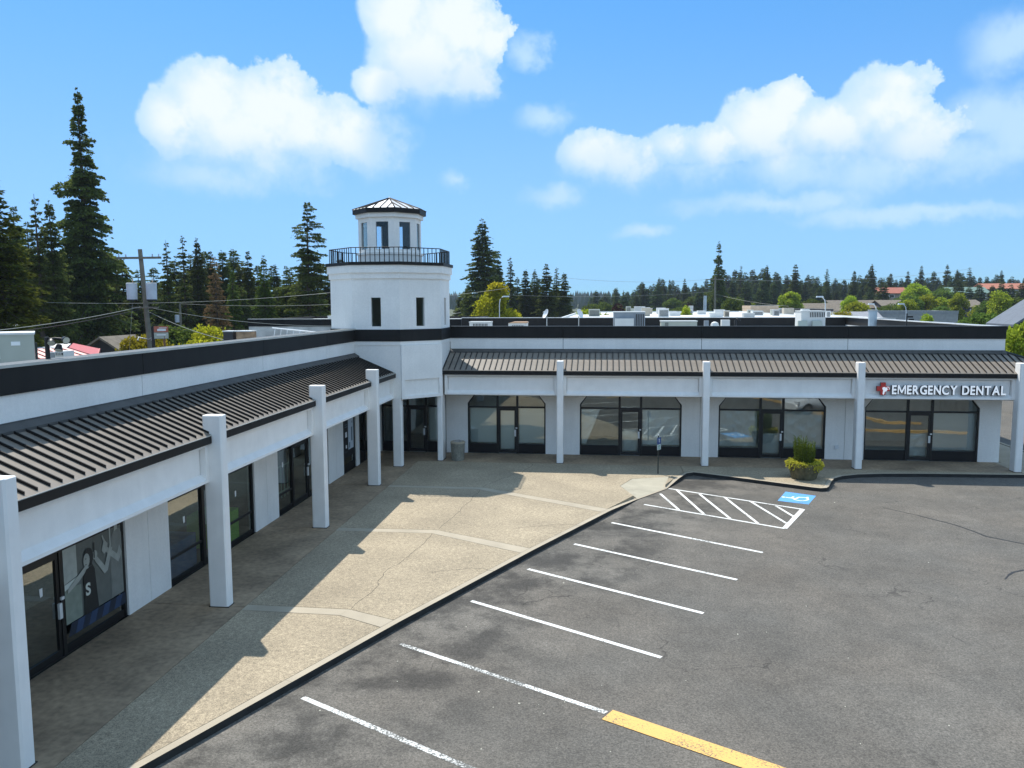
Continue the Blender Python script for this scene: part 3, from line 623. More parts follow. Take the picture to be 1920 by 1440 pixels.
# canopy of standing-seam panels, one object each
def canopy(root, B, u_lo, u_hi, pitch, fd):
    zt, zb = 4.93, 4.15; n = int((u_hi-u_lo)/pitch); pitch = (u_hi-u_lo)/n; meshes = []
    def pan(u0, w, var):
        m = WB(B); sl = (zt-zb)/(-fd); z = lambda d: zt+sl*d      # d negative outwards
        p = [B(u0, 0, zt), B(u0+w, 0, zt), B(u0+w, fd, zb), B(u0, fd, zb)]
        p2 = [(a, b, c-.03) for a, b, c in p]
        fs = [(0,1,2,3),(7,6,5,4),(3,2,6,7),(0,3,7,4),(1,5,6,2)]
        if B is BR: fs = [f[::-1] for f in fs]
        m.faces(p+p2, fs, 0)
        h, s = .052, .026; d1 = fd+.06
        q = [B(u0, 0, zt), B(u0+s, 0, zt), B(u0+s, d1, z(d1)), B(u0, d1, z(d1))]
        q2 = [(a, b, c+h) for a, b, c in q]
        fs = [(4,5,6,7),(3,2,6,7)[::-1],(0,3,7,4)[::-1],(1,2,6,5)]
        if B is BR: fs = [f[::-1] for f in fs]
        m.faces(q+q2, fs, 1); return m
    for k in range(n):
        u0 = u_lo+k*pitch; src = k if k < 4 else None
        if src is not None:
            o = pan(u0, pitch-.003, k).build('roof_panel', [ROOFM, SEAM], root, origin=B(u0, 0, 4.5)); meshes.append(o)
        else:
            o = meshes[k % 4].copy(); C.objects.link(o); o.parent = root; o.location = Vector(B(u0, 0, 4.5))-Vector(wloc(root))
    m = WB(B); m.bx(u_lo, u_hi, -.03, .0, 4.9, 5.02); m.build('wall_flashing', FLASH, root)
    m = WB(B); p = [B(u_lo,-.03,5.0), B(u_hi,-.03,5.0), B(u_hi,-.22,4.895), B(u_lo,-.22,4.895)]; m.poly(p if B is BL else p[::-1])
    p = [B(u_lo,-.22,4.895), B(u_hi,-.22,4.895), B(u_hi,-.222,4.84), B(u_lo,-.222,4.84)]; m.poly(p if B is BL else p[::-1]); m.build('ridge_flashing', FLASH, root)
canopy(left, BL, 2.8, 34.06, .30, FDL)
canopy(right, BR, -7.37, 17.5, .262, FDR)
# hipped return of the far canopy round the east end
sl = .78/1.98
m = MB(); m.poly([(17.5,37.7,4.93),(17.5,35.72,4.15),(19.48,35.72,4.15)]); m.poly([(17.5,35.72,4.13),(19.48,35.72,4.13),(17.5,37.7,4.91)]); m.build('hip_panel', ROOFM, right)
m = MB(); m.poly([(17.5,37.7,4.93),(19.48,35.72,4.15),(19.48,61,4.15),(17.5,61,4.93)]); m.poly([(17.5,61,4.9),(19.48,61,4.12),(19.48,35.72,4.12),(17.5,37.7,4.9)]); m.build('side_canopy', ROOFM, right)
for k in range(7):
    x = 17.5+.262*k; y1 = 37.7-(x-17.5); m = MB()
    m.hexa([(x,35.78,4.15+sl*.06),(x+.026,35.78,4.15+sl*.06),(x+.026,y1,4.15+sl*(y1-35.72)),(x,y1,4.15+sl*(y1-35.72)),(x,35.78,4.22),(x+.026,35.78,4.22),(x+.026,y1,4.205+sl*(y1-35.72)),(x,y1,4.205+sl*(y1-35.72))]); m.build('roof_seam', SEAM, right)
for k in range(90):
    y = 36+.27*k; x0 = max(17.5, 17.5+37.7-y); x0 = min(x0, 19.4); zf = lambda x: 4.93-sl*(x-17.5); m = MB()
    m.hexa([(x0,y,zf(x0)),(19.42,y,zf(19.42)),(19.42,y+.026,zf(19.42)),(x0,y+.026,zf(x0)),(x0,y,zf(x0)+.05),(19.42,y,zf(19.42)+.05),(19.42,y+.026,zf(19.42)+.05),(x0,y+.026,zf(x0)+.05)]); m.build('roof_seam', SEAM, right)
m = MB(); m.tube([(17.5,37.7,4.96),(19.48,35.72,4.18)], .05, 5); m.build('hip_cap', CAPM, right)
m = MB(); m.box(17.42,19.48,35.72,35.81,3.952,4.13); m.box(19.39,19.48,35.81,61,3.952,4.13); m.build('roof_fascia', BLACK, right)
m = MB(); m.box(17.42,19.35,35.84,36.02,3.03,3.95); m.box(19.15,19.35,36.02,61,3.03,3.95); m.build('fascia_beam', TRIMW, right)
for y in (42, 48.5, 55): column(right, 18.95, 19.36, y, y+.29, 4.6)
m = MB(); m.box(17.501,19.15,36.02,61,2.98,3.015); m.build('soffit', SOFF, right)
# east wall, roof decks, rear parapets
m = MB(); m.box(17.26,17.5,37.945,61,0,5.53); m.build('wall_panel', WHITE, right)
m = MB(); m.box(17.24,17.545,37.96,61.05,5.531,6.04); m.build('parapet_band', BLACK, right)
for k in range(6):
    y = 38.2+k*3.83; m = MB(); m.box(17.12,17.56,y,y+3.8,6.042+.004*(k%2),6.085+.006*(k%2)); m.build('parapet_cap', pmat('bright_cap_metal', (.62,.62,.6), .35, metal=.3), right)
m = MB(); m.box(-11,17.24,60.8,61.05,4.9,6.03); m.build('parapet_band', BLACK, right)
for k in range(8):
    x = -11+k*3.56; m = MB(); m.box(x,x+3.54,60.72,61.1,6.032,6.075); m.build('parapet_cap', pmat('bright_cap_metal', (.62,.62,.6), .35, metal=.3), right)
m = MB(); m.box(-11,17.2,38.1,60.78,4.9,5.35); m.build('roof_deck', pmat('membrane_roof', (.42,.42,.4), .8, var=.2, scale=.6), right)
m = MB(); m.box(-11,17.26,60.7,61,0,4.9); m.build('rear_wall', WHITE, right)
m = MB(); m.box(-18.4,-11.33,2.9,38,4.7,4.95); m.build('roof_deck', pmat('membrane_roof_grey', (.3,.31,.3), .8, var=.2, scale=.6), left)
m = MB(); m.box(-18.6,-18.41,2.8,38,0,5.1); m.box(-18.41,-11.2,2.8,2.99,0,5.1); m.build('rear_wall', WHITE, left)

# ---- shop fronts
SF = []
SF.append(storefront(left, BL, 5.6, 10.1, [(6.9,7.95)], [9.0], glass=GLASSD))
SF.append(storefront(left, BL, 12.3, 16.85, [(13.52,14.7)], [], glass=GLASSD, zs=.16, label='tinted shop front with the portrait poster behind its glass'))
SF.append(storefront(left, BL, 18.67, 23.67, [(20.5,21.7)], [], glass=GLASSD, zs=.12, midrail=.68, label='tinted shop front with blue and green padded blocks behind its glass'))
SF.append(storefront(left, BL, 25.49, 30.45, [(26.9,28.4)], [], glass=GLASSD, zs=.14, midrail=.66))
SF.append(storefront(left, BL, 32.28, 34.02, [], [], glass=GLASSD, zs=.3))
SF.append(storefront(left, BL, 34.48, 37.6, [(35.5,36.5)], [], glass=GLASSD))
SF.append(storefront(right, BR, -10.82, -7.62, [(-9.53,-8.62)], [], zs=.5))
for (a, b), d in zip(ROPEN[1:], [(-5.13,-4.18),(.66,1.66),(7.1,8.12),(13.57,14.62)]):
    SF.append(storefront(right, BR, a, b, [d], [], ch=.42, zs=.46))
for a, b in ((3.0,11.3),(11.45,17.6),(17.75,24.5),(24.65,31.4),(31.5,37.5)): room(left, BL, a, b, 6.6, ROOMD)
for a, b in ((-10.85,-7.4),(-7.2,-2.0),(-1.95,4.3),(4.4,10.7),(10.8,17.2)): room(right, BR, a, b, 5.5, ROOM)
# small white notices on the tinted panes
STK = pmat('paper_white', (.82, .83, .82), .7, var=.03)
def sticker(fr, root, u, z, s=.09):
    m = WB(BL); m.pr([(u-s*.5,z+s),(u-s*.42,z-s*.3),(u-s*.3,z-s),(u+s*.45,z-s*.8),(u+s*.5,z+s)], .093, .096); m.build('notice', STK, fr)
for k, u, z in ((1,14.15,1.52),(2,19.57,1.52),(2,22.55,1.50),(3,26.1,1.66)): sticker(SF[k], left, u, z)

# ---- tower: octagonal shell in facets
TC = Vector((-9.93, 36.62))
def octv(r): q = r*math.tan(math.pi/8); return [(TC.x+a, TC.y+b) for a, b in ((-q,-r),(q,-r),(r,-q),(r,q),(q,r),(-q,r),(-r,q),(-r,-q))]
def ring(name, r0, r1, z0, z1, mat, parent=tower, faces=range(8)):
    o, i = octv(r1), octv(r0)
    for k in faces:
        m = MB(); m.prism([o[k], o[(k+1)%8], i[(k+1)%8], i[k]], z0, z1); m.build(name, mat, parent)
def facet(k, r, t, z0, z1, op=None, name='wall_panel', mat=WHITE):
    o, i = octv(r), octv(r-t); a, b = Vector(o[k]), Vector(o[(k+1)%8]); c, d = Vector(i[(k+1)%8]), Vector(i[k])
    m = MB()
    if not op: m.prism([tuple(a), tuple(b), tuple(c), tuple(d)], z0, z1)
    else:
        hw, w0, w1 = op; L_ = (b-a).length; e = (b-a)/L_; mid = (a+b)/2; nin = Vector((-e.y, e.x))*t
        p, q = mid-e*hw, mid+e*hw
        m.prism([tuple(a), tuple(p), tuple(p+nin), tuple(d)], z0, z1); m.prism([tuple(q), tuple(b), tuple(c), tuple(q+nin)], z0, z1)
        m.prism([tuple(p), tuple(q), tuple(q+nin), tuple(p+nin)], z0, w0); m.prism([tuple(p), tuple(q), tuple(q+nin), tuple(p+nin)], w1, z1)
    f = m.build(name, mat, tower)
    if op:
        g_ = MB(); nn = nin*(.55 if t > .15 else .5); n2 = nin*.08
        g_.prism([tuple(p+nn), tuple(q+nn), tuple(q+nn+n2), tuple(p+nn+n2)], w0, w1)
        return f, g_
    return f, None
DARK = pmat('dark_void', (.006,.006,.006), .9)
for k in range(8):
    lowmat = WHITE
    z0 = 3.03
    op = (.215, 6.18, 7.43) if k in (0, 1, 2, 4, 6) else None
    f, g_ = facet(k, 2.54, .22, z0, 8.25, op)
    if g_: g_.build('window', GLASSD, tower)
ring('ledge', 2.5, 2.565, 5.36, 5.529, WHITE)
ring('parapet_band', 2.5, 2.585, 5.53, 6.045, BLACK)
ring('cornice', 2.4, 2.60, 8.25, 8.5, WHITE); ring('cornice', 2.4, 2.67, 8.5, 8.83, WHITE); ring('deck_edge', 2.3, 2.72, 8.83, 8.965, BLACK)
m = MB(); m.prism(octv(2.3), 8.7, 8.93); m.build('deck', FLASH, tower)
m = MB(); m.prism(octv(2.3), 2.99, 3.029); m.build('soffit', SOFF, tower)
m = MB(); m.prism(octv(2.31), 6.0, 6.05); m.build('inner_floor', DARK, tower)
# framed panel on the diagonal face over the walkway
for k in (1,):
    o = octv(2.54); a, b = Vector(o[k]), Vector(o[k+1]); e = (b-a).normalized(); nn = Vector((e.y, -e.x))*.085; L_ = (b-a).length
    def tb(u0, u1, z0, z1):
        m = MB(); p, q = a+e*u0, a+e*u1; m.prism([tuple(p), tuple(q), tuple(q+nn), tuple(p+nn)], z0, z1); return m
    for u0, u1, z0, z1 in ((.0,L_,3.0,3.13),(.0,.16,3.13,3.84),(L_-.16,L_,3.13,3.84)): tb(u0,u1,z0,z1).build('panel_trim', TRIMW, tower)
    m = MB(); p, q = a, b; hi = 5.355
    m.prism([tuple(p), tuple(q), tuple(q+nn*.98), tuple(p+nn*.98)], 3.84, hi); m.build('wall_panel', WHITE, tower)
column(tower, -9.29, -8.88, 34.08, 34.41, 3.028)
column(tower, -7.62, -7.38, 35.6, 36.4, 3.028)
# railing
def octpt(r, t): v = octv(r); k = int(t) % 8; f_ = t-int(t); a, b = Vector(v[k]), Vector(v[(k+1)%8]); return a+(b-a)*f_
bm_ = MB(); bm_.tube([(0,0,0),(0,0,.6)], .014, 5); bsrc = None
for i in range(80):
    p = octpt(2.55, i/10)
    if bsrc is None: bsrc = bm_.build('baluster', BLACK, tower, origin=(p.x, p.y, 8.965)) if False else None
    if bsrc is None:
        mm = MB(); mm.tube([(p.x,p.y,8.96),(p.x,p.y,9.57)], .014 if i % 10 else .02, 5); bsrc = mm.build('baluster', BLACK, tower, origin=(p.x,p.y,8.96))
    else:
        o = bsrc.copy(); C.objects.link(o); o.parent = tower; o.location = (p.x-TC.x, p.y-TC.y, 8.96)
v = octv(2.55)
for k in range(8):
    m = MB(); m.tube([(*v[k],9.585),(*v[(k+1)%8],9.585)], .022, 6); m.build('handrail', BLACK, tower)
# lantern room
for k in range(8):
    f, g_ = facet(k, 1.33, .10, 9.40, 11.0, (.28, 9.6, 10.8))
    g_.build('window', CLEAR, tower)
ring('lantern_base', 1.1, 1.37, 8.966, 9.36, WHITE); ring('lantern_sill', 1.2, 1.42, 9.36, 9.46, WHITE)
ring('cornice', 1.2, 1.44, 11.0, 11.19, WHITE); ring('roof_fascia', 1.2, 1.56, 11.19, 11.39, BLACK)
m = MB(); m.prism(octv(1.22), 11.0, 11.03); m.build('ceiling', DARK, tower)
m = MB(); m.prism(octv(1.22), 9.36, 9.42); m.build('inner_floor', DARK, tower)
for k in range(8):                                             # dark inside of the lantern walls
    o, i = octv(1.225), octv(1.21); a, b, c, d = o[k], o[(k+1)%8], i[(k+1)%8], i[k]
    A, B_ = Vector(a), Vector(b); e = (B_-A).normalized(); mid = (A+B_)/2; ni = Vector((-e.y, e.x))*.012; m = MB()
    for s0, s1 in ((A, mid-e*.28), (mid+e*.28, B_)): m.prism([tuple(s0), tuple(s1), tuple(s1+ni), tuple(s0+ni)], 9.42, 11.0)
    m.prism([tuple(mid-e*.28), tuple(mid+e*.28), tuple(mid+e*.28+ni), tuple(mid-e*.28+ni)], 10.8, 11.0); m.build('inner_lining', DARK, tower)
LROOF = pmat('pale_roof_metal', (.66,.67,.68), .4, metal=.35, var=.06)
ev = octv(1.57); ap = (TC.x, TC.y, 11.98)
for k in range(8):
    a, b = ev[k], ev[(k+1)%8]; m = MB(); m.poly([(*a,11.392),(*b,11.392),ap]); m.poly([ap,(*b,11.38),(*a,11.38)]); f = m.build('roof_facet', LROOF, tower)
    for t_ in (0, .25, .5, .75):
        p = Vector(a).lerp(Vector(b), t_); s_ = 1 if t_ == 0 else (.98 if t_ == .5 else .5)
        e = Vector((*p,11.40)); q = Vector((TC.x, TC.y, 11.99))
        if t_ in (.25,.75):                                   # stops on the hip
            h = Vector((*(a if t_ < .5 else b), 11.40)); q = h.lerp(q, .5)
        m = MB(); m.tube([e, q], .034, 4); m.build('seam', SEAM, f)
m = MB(); m.frustum((TC.x,TC.y), .1, .03, 11.95, 12.03, 8); m.build('roof_cap', LROOF, tower)
# ------------------------------------------------------------------ lettering
def text_mesh(ch, size, depth, bold=0.0, space=1.0):
    cu = bpy.data.curves.new('glyph', 'FONT'); cu.body = ch; cu.size = size; cu.extrude = depth/2; cu.offset = bold; cu.resolution_u = 4; cu.space_character = space
    o = bpy.data.objects.new('glyph', cu); C.objects.link(o)
    me = bpy.data.meshes.new_from_object(o.evaluated_get(bpy.context.evaluated_depsgraph_get()))
    bpy.data.objects.remove(o); bpy.data.curves.remove(cu); return me
def m_mesh(size, depth, b):                                  # the letter M, cut with plain strokes
    h = size*.7; P = [(0,0),(0,1),(.19,1),(.5,.40),(.81,1),(1,1),(1,0),(.84,0),(.84,.66),(.56,.14),(.44,.14),(.16,.66),(.16,0)]
    n = len(P); c_ = [(x*h*1.12+(b if x > .5 else -b if x < .5 else 0), y*h+(b if y > .5 else -b)) for x, y in P]; m = MB()
    m.poly([(x,y,depth/2) for x,y in c_][::-1]); m.poly([(x,y,-depth/2) for x,y in c_])
    for i in range(n): j = (i+1)%n; m.poly([(*c_[i],depth/2),(*c_[j],depth/2),(*c_[j],-depth/2),(*c_[i],-depth/2)])
    return m.mesh('glyph', [])
def face_mats(me, front, side):
    me.materials.clear(); me.materials.append(front); me.materials.append(side)
    for p in me.polygons: p.material_index = 0 if p.normal.z > .6 else 1
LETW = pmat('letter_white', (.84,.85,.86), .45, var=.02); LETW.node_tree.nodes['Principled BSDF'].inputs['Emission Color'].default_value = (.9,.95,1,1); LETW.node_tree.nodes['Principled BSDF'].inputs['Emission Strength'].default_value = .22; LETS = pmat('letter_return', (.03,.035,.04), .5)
sign = thing('shop_sign', 'raised white EMERGENCY DENTAL lettering with a red cross on the far beam', 'shop sign', (14.2, 35.88, 3.45))
x0, x1 = 12.16, 16.74; H = .37
glyphs, backs = [], []
for wd in ('EMERGENCY', 'DENTAL'):
    for ch in wd: glyphs.append(m_mesh(H/.7, .03, .006) if ch == 'M' else text_mesh(ch, H/.7, .03, .015)); backs.append(m_mesh(H/.7, .06, .018) if ch == 'M' else text_mesh(ch, H/.7, .06, .027))
    glyphs.append(None)
glyphs.pop(); adv = []
for gm in glyphs:
    if gm is None: adv.append((0, .13)); continue
    xs = [v.co.x for v in gm.vertices]; adv.append((min(xs), max(xs)-min(xs)))
gap = .052; tot = sum(a[1] for a in adv)+gap*(len(adv)-1); sc = (x1-x0)/tot; cur = x0
for gm, (mn, wd) in zip(glyphs, adv):
    if gm is not None:
        for v in gm.vertices: v.co.x = (v.co.x-mn)*sc
        face_mats(gm, LETW, LETS); bk = backs.pop(0)
        for v in bk.vertices: v.co.x = (v.co.x-mn)*sc; v.co.y -= .012; v.co.x -= .014
        face_mats(bk, LETS, LETS)
        o = bpy.data.objects.new('letter', gm); C.objects.link(o); o.parent = sign; o.rotation_euler = (R(90), 0, 0); o.location = (cur-14.2, -.09, 3.25-3.45); b2 = bpy.data.objects.new('return', bk); C.objects.link(b2); b2.parent = o; b2.location = (0, 0, -.048)
    cur += (wd+gap)*sc
RED = pmat('sign_red', (.55,.035,.025), .45, var=.05)
def flatpoly(pts, y, d, mats, name, parent):                  # polygon in x,z extruded towards the viewer
    m = MB(); n = len(pts); a = sum(pts[i][0]*pts[(i+1)%n][1]-pts[(i+1)%n][0]*pts[i][1] for i in range(n))
    if a < 0: pts = pts[::-1]
    f = [(x,y-d,z) for x,z in pts]; b = [(x,y,z) for x,z in pts]; m.poly(f, 0)
    for i in range(n): j = (i+1)%n; m.poly([f[j],f[i],b[i],b[j]], 1)
    return m.build(name, mats, parent)
c, r, w_ = (11.80, 3.47), .265, .105
cross = [(c[0]+a*1.0, c[1]+b) for a, b in [(-w_,r),(w_,r),(w_,w_),(r,w_),(r,-w_),(w_,-w_),(w_,-r),(-w_,-r),(-w_,-w_),(-r,-w_),(-r,w_),(-w_,w_)]]
flatpoly(cross, 35.88, .10, [RED, LETS], 'cross', sign)
tooth = [(11.78,3.25),(11.80,3.40),(11.76,3.47),(11.78,3.53),(11.84,3.55),(11.90,3.52),(11.96,3.49),(11.99,3.44),(11.95,3.40),(11.92,3.34),(11.89,3.36),(11.86,3.33),(11.85,3.26),(11.82,3.21)]
flatpoly(tooth, 35.775, .012, [LETW, LETW], 'tooth', sign)
m = MB(); m.tube([(11.93,35.772,3.50),(11.96,35.772,3.55),(12.02,35.772,3.54),(12.05,35.772,3.49),(12.03,35.772,3.43)], .016, 5); m.build('toothbrush_curl', LETW, sign)

# for-lease poster, flat, on the left wing glass (x, y, z on the plane x = -10.93)
lease = thing('lease_poster', 'black FOR LEASE poster with a pale blue plan sheet in the window', 'poster', (-10.9, 33.15, 1.4))
PBLK = pmat('poster_black', (.012,.012,.013), .5); PBLU = pmat('poster_sheet', (.50,.56,.62), .6, var=.03); PGRY = pmat('print_grey', (.13,.17,.2), .7); PW = pmat('print_white', (.75,.77,.78), .6)
def pl(y0, y1, z0, z1, x, mat, name, parent, t=.003):
    m = MB(); m.box(x, x+t, y0, y1, z0, z1); return m.build(name, mat, parent)
pl(32.42, 33.93, .62, 2.86, -10.985, PBLK, 'backing', lease, .012)
pl(33.05, 33.75, .92, 2.22, -10.972, PBLU, 'plan_sheet', lease)
for y0, y1, z0, z1 in ((33.45,33.6,1.25,1.85),(33.14,33.28,.98,1.22),(33.55,33.62,2.02,2.1)): pl(y0, y1, z0, z1, -10.968, PGRY, 'plan_block', lease)
for y0, y1, z0, z1 in ((32.62,32.95,2.02,2.06),(32.6,32.98,1.92,1.96),(32.66,32.9,1.5,1.72),(32.7,32.86,1.02,1.16),(32.62,32.92,.86,.88)): pl(y0, y1, z0, z1, -10.972, PW if z1-z0 > .08 else PGRY, 'print_block', lease)
me = text_mesh('FOR LEASE', .30, .004, .004); face_mats(me, PW, PW)
xs = [v.co.x for v in me.vertices]; s_ = 1.15/(max(xs)-min(xs))
for v in me.vertices: v.co.x *= s_
o = bpy.data.objects.new('lettering', me); C.objects.link(o); o.parent = lease; o.rotation_euler = (R(90), 0, R(90)); o.location = (-.066, 32.56-33.15, 2.34-1.4)

# portrait poster: a grey print of a child in a dark jersey and a man holding a phone
post = thing('portrait_poster', 'grey photo poster of a child in a dark jersey and a gesturing man', 'poster', (-10.98, 15.75, 1.4))
def tone(n, v, g=1.0): return pmat('print_'+n, (v*.95, v*g, v*.9), .6, var=.12, scale=6)
PT = {'bg': tone('backdrop', .13, 1.02), 'pale': tone('pale', .42), 'wall': tone('wall', .2), 'skin': tone('skin', .36), 'jersey': tone('jersey', .015), 'hair': tone('hair', .02), 'shirt': tone('shirt', .21), 'white': tone('white', .62), 'dark': tone('dark', .05), 'floor': tone('floor', .22, 1.1), 'blue': pmat('print_blue', (.025,.05,.11), .6), 'blue2': pmat('print_dark_blue', (.01,.018,.035), .6)}
lay = [0]
def fig(mat, pts, name):                                      # pts: (y, z)
    lay[0] += 1; x = -10.99+.0012*lay[0]; m = MB(); n = len(pts)
    a = sum(pts[i][0]*pts[(i+1)%n][1]-pts[(i+1)%n][0]*pts[i][1] for i in range(n))
    if a < 0: pts = pts[::-1]
    m.poly([(x, y, z) for y, z in pts]); m.poly([(x-.0008, y, z) for y, z in pts[::-1]])
    for i in range(n): j = (i+1) % n; m.poly([(x,*pts[j]),(x,*pts[i]),(x-.0008,*pts[i]),(x-.0008,*pts[j])])
    return m.build(name, PT[mat], post)
def ell(y, z, a, b, n=14, rot=0): return [(y+a*math.cos(t)*math.cos(rot)-b*math.sin(t)*math.sin(rot), z+a*math.cos(t)*math.sin(rot)+b*math.sin(t)*math.cos(rot)) for t in [2*math.pi*i/n for i in range(n)]]
Y0, Y1, ZB, ZT2 = 14.78, 16.76, .60, 2.86
fig('bg', [(Y0,ZB),(Y1,ZB),(Y1,ZT2),(Y0,ZT2)], 'backdrop')
fig('pale', [(Y0,1.45),(15.2,1.52),(15.2,2.3),(Y0,2.3)], 'print_shape'); fig('dark', [(14.95,2.3),(15.2,2.3),(15.2,2.86),(14.95,2.86)], 'print_shape')
fig('floor', [(Y0,ZB),(15.3,ZB),(15.3,1.30),(Y0,1.36)], 'print_shape')
fig('wall', [(16.32,.6),(16.38,.6),(16.38,2.86),(16.32,2.86)], 'print_shape'); fig('pale', [(16.33,1.8),(16.37,1.8),(16.37,2.8),(16.33,2.8)], 'print_shape')
fig('white', [(Y0,1.32),(15.18,1.40),(15.2,1.5),(Y0,1.44)], 'print_shape')
# man at the right
fig('shirt', [(16.36,.62),(16.76,.62),(16.76,2.0),(16.7,2.12),(16.52,2.15),(16.38,1.98),(16.34,1.5)], 'man_shirt')
fig('skin', [(16.5,2.1),(16.62,2.12),(16.63,2.3),(16.52,2.28)], 'man_neck'); fig('skin', ell(16.55,2.45,.115,.19), 'man_head'); fig('hair', [(16.45,2.56),(16.5,2.68),(16.63,2.68),(16.7,2.5),(16.66,2.34),(16.62,2.55)], 'man_hair'); fig('hair', [(16.44,2.34),(16.5,2.25),(16.58,2.26),(16.6,2.36),(16.52,2.36)], 'man_beard')
fig('white', [(16.40,2.5),(16.62,2.52),(16.62,2.545),(16.40,2.53)], 'man_glasses')
fig('skin', [(16.66,1.75),(16.74,1.55),(16.6,1.36),(16.28,1.62),(16.12,1.78),(16.16,1.86),(16.34,1.74),(16.56,1.56)], 'man_arm'); fig('skin', [(16.02,1.80),(16.1,1.98),(16.04,2.12),(16.07,2.14),(16.16,1.98),(16.24,1.9),(16.2,1.74),(16.1,1.7)], 'man_hand')
fig('skin', [(16.4,1.75),(16.2,1.30),(16.08,1.26),(15.78,1.64),(15.74,1.76),(15.84,1.74),(16.1,1.44),(16.3,1.84)], 'man_arm'); fig('skin', ell(15.78,1.78,.085,.10), 'man_hand'); fig('hair', [(15.735,1.72),(15.77,1.72),(15.785,2.06),(15.745,2.06)], 'phone')
# child in the middle
fig('hair', ell(15.56,1.80,.165,.2), 'child_hair'); fig('skin', ell(15.49,1.75,.105,.15), 'child_face'); fig('hair', [(15.62,1.7),(15.74,1.5),(15.76,1.2),(15.7,1.05),(15.66,1.4)], 'child_braid')
fig('skin', [(15.55,1.58),(15.2,1.38),(14.86,1.25),(14.84,1.33),(15.16,1.50),(15.46,1.66)], 'child_arm')
fig('jersey', [(15.34,.60),(15.82,.60),(15.78,1.0),(15.74,1.5),(15.62,1.58),(15.46,1.56),(15.36,1.45),(15.36,1.0)], 'child_jersey')
fig('hair', [(15.45,1.78),(15.48,1.78),(15.48,1.80),(15.45,1.80)], 'child_eye'); fig('dark', [(15.43,1.66),(15.48,1.655),(15.48,1.67),(15.43,1.675)], 'child_mouth')
me = text_mesh('S', .36, .0008, .012); face_mats(me, PT['white'], PT['white']); o = bpy.data.objects.new('jersey_letter', me); C.objects.link(o); o.parent = post; o.rotation_euler = (R(90),0,R(90)); o.location = (-10.99+.0012*(lay[0]+1)+10.98, 15.40-15.75, 1.0-1.4)
lay[0] += 1
for k in range(9):
    y = Y0+k*.22; fig('blue' if k % 2 else 'blue2', [(y,.34),(y+.22,.34),(min(y+.34,Y1),.60),(y+.12,.60)], 'striped_band')

# padded blocks inside the tinted shop
def block(x0, x1, y0, y1, z1, col, label, ribs):
    t = thing('padded_block', label, 'padded block', ((x0+x1)/2, (y0+y1)/2, 0)); mt = pmat('pad_vinyl', col, .5, var=.08)
    for k in range(ribs):
        a = y0+(y1-y0)*k/ribs; b = y0+(y1-y0)*(k+1)/ribs-.04; m = MB(); c_ = .05
        m.prism([(x0,a),(x1-c_,a),(x1,a+c_),(x1,b-c_),(x1-c_,b),(x0,b)], .02, z1); m.build('pad', mt, t)
block(-12.4, -11.13, 18.85, 20.42, .95, (.05,.16,.38), 'blue padded block behind the tinted glass next to the poster window', 4)
block(-12.2, -11.13, 21.8, 23.0, .98, (.35,.8,.05), 'bright green padded block behind the tinted glass beyond the second column', 2)
rail = thing('baby_gate', 'pale green white railing standing inside the tinted shop', 'railing', (-11.9, 27.6, 0)); gm_ = pmat('gate_paint', (.45,.62,.5), .5)
m = MB(); m.tube([(-11.9,26.2,1.2),(-11.9,28.9,1.2)], .03, 5); m.tube([(-11.9,26.2,.25),(-11.9,28.9,.25)], .03, 5); m.build('rail', gm_, rail)
for k in range(10): m = MB(); m.tube([(-11.9,26.2+.3*k,0.01),(-11.9,26.2+.3*k,1.2)], .022, 5); m.build('bar', gm_, rail)

# plastic sheets hung inside the far windows
def sheet_mat(name, a, col):
    m, t, b = new_mat(name); L = t.links; t.nodes.remove(b)
    tr = t.nodes.new('ShaderNodeBsdfTransparent'); df = t.nodes.new('ShaderNodeBsdfDiffuse'); df.inputs[0].default_value = (*col, 1); gl = t.nodes.new('ShaderNodeBsdfGlossy'); gl.inputs['Roughness'].default_value = .25
    m1 = t.nodes.new('ShaderNodeMixShader'); m1.inputs[0].default_value = a; L.new(tr.outputs[0], m1.inputs[1]); L.new(df.outputs[0], m1.inputs[2])
    m2 = t.nodes.new('ShaderNodeMixShader'); m2.inputs[0].default_value = .14; L.new(m1.outputs[0], m2.inputs[1]); L.new(gl.outputs[0], m2.inputs[2]); L.new(m2.outputs[0], t.nodes['Material Output'].inputs[0]); return m
SHM = sheet_mat('plastic_film', .9, (.9,.94,.92)); SHT = sheet_mat('thin_plastic_film', .68, (.8,.84,.82)); PAPER = sheet_mat('window_paper', .97, (.80,.85,.81))
def plastic(x0, x1, z0, z1, label, mat, seed, amp=.05, cut=None, y=37.93, nm='plastic_sheet'):
    rs = np.random.RandomState(seed); nx, nz = 44, 34; u = np.linspace(0, 1, nx); v = np.linspace(0, 1, nz); U, V = np.meshgrid(u, v)
    D = np.zeros_like(U)
    for _ in range(9):
        a = rs.uniform(-1.2, 1.2); f = rs.uniform(6, 22); D += amp/4*np.abs(np.sin((U*math.cos(a)*(x1-x0)+V*math.sin(a)*(z1-z0))*f*.5+rs.uniform(0, 6)))**.5*rs.uniform(.3, 1)
    vs = [(x0+(x1-x0)*U[j,i], y+D[j,i]+.04, z0+(z1-z0)*V[j,i]) for j in range(nz) for i in range(nx)]
    fs = [(j*nx+i, j*nx+i+1, (j+1)*nx+i+1, (j+1)*nx+i) for j in range(nz-1) for i in range(nx-1) if not cut or cut(U[j,i], V[j,i])]
    m = MB(); m.faces(vs, fs, 0, True); return tag(m.build(nm, mat), label, 'plastic sheet', 'protective sheets hung inside the far windows')
plastic(-1.12, -.25, .48, 2.15, 'crumpled clear plastic hanging at the left of the second arched window', SHM, 1, cut=lambda u, v: u < .25+.75*v)
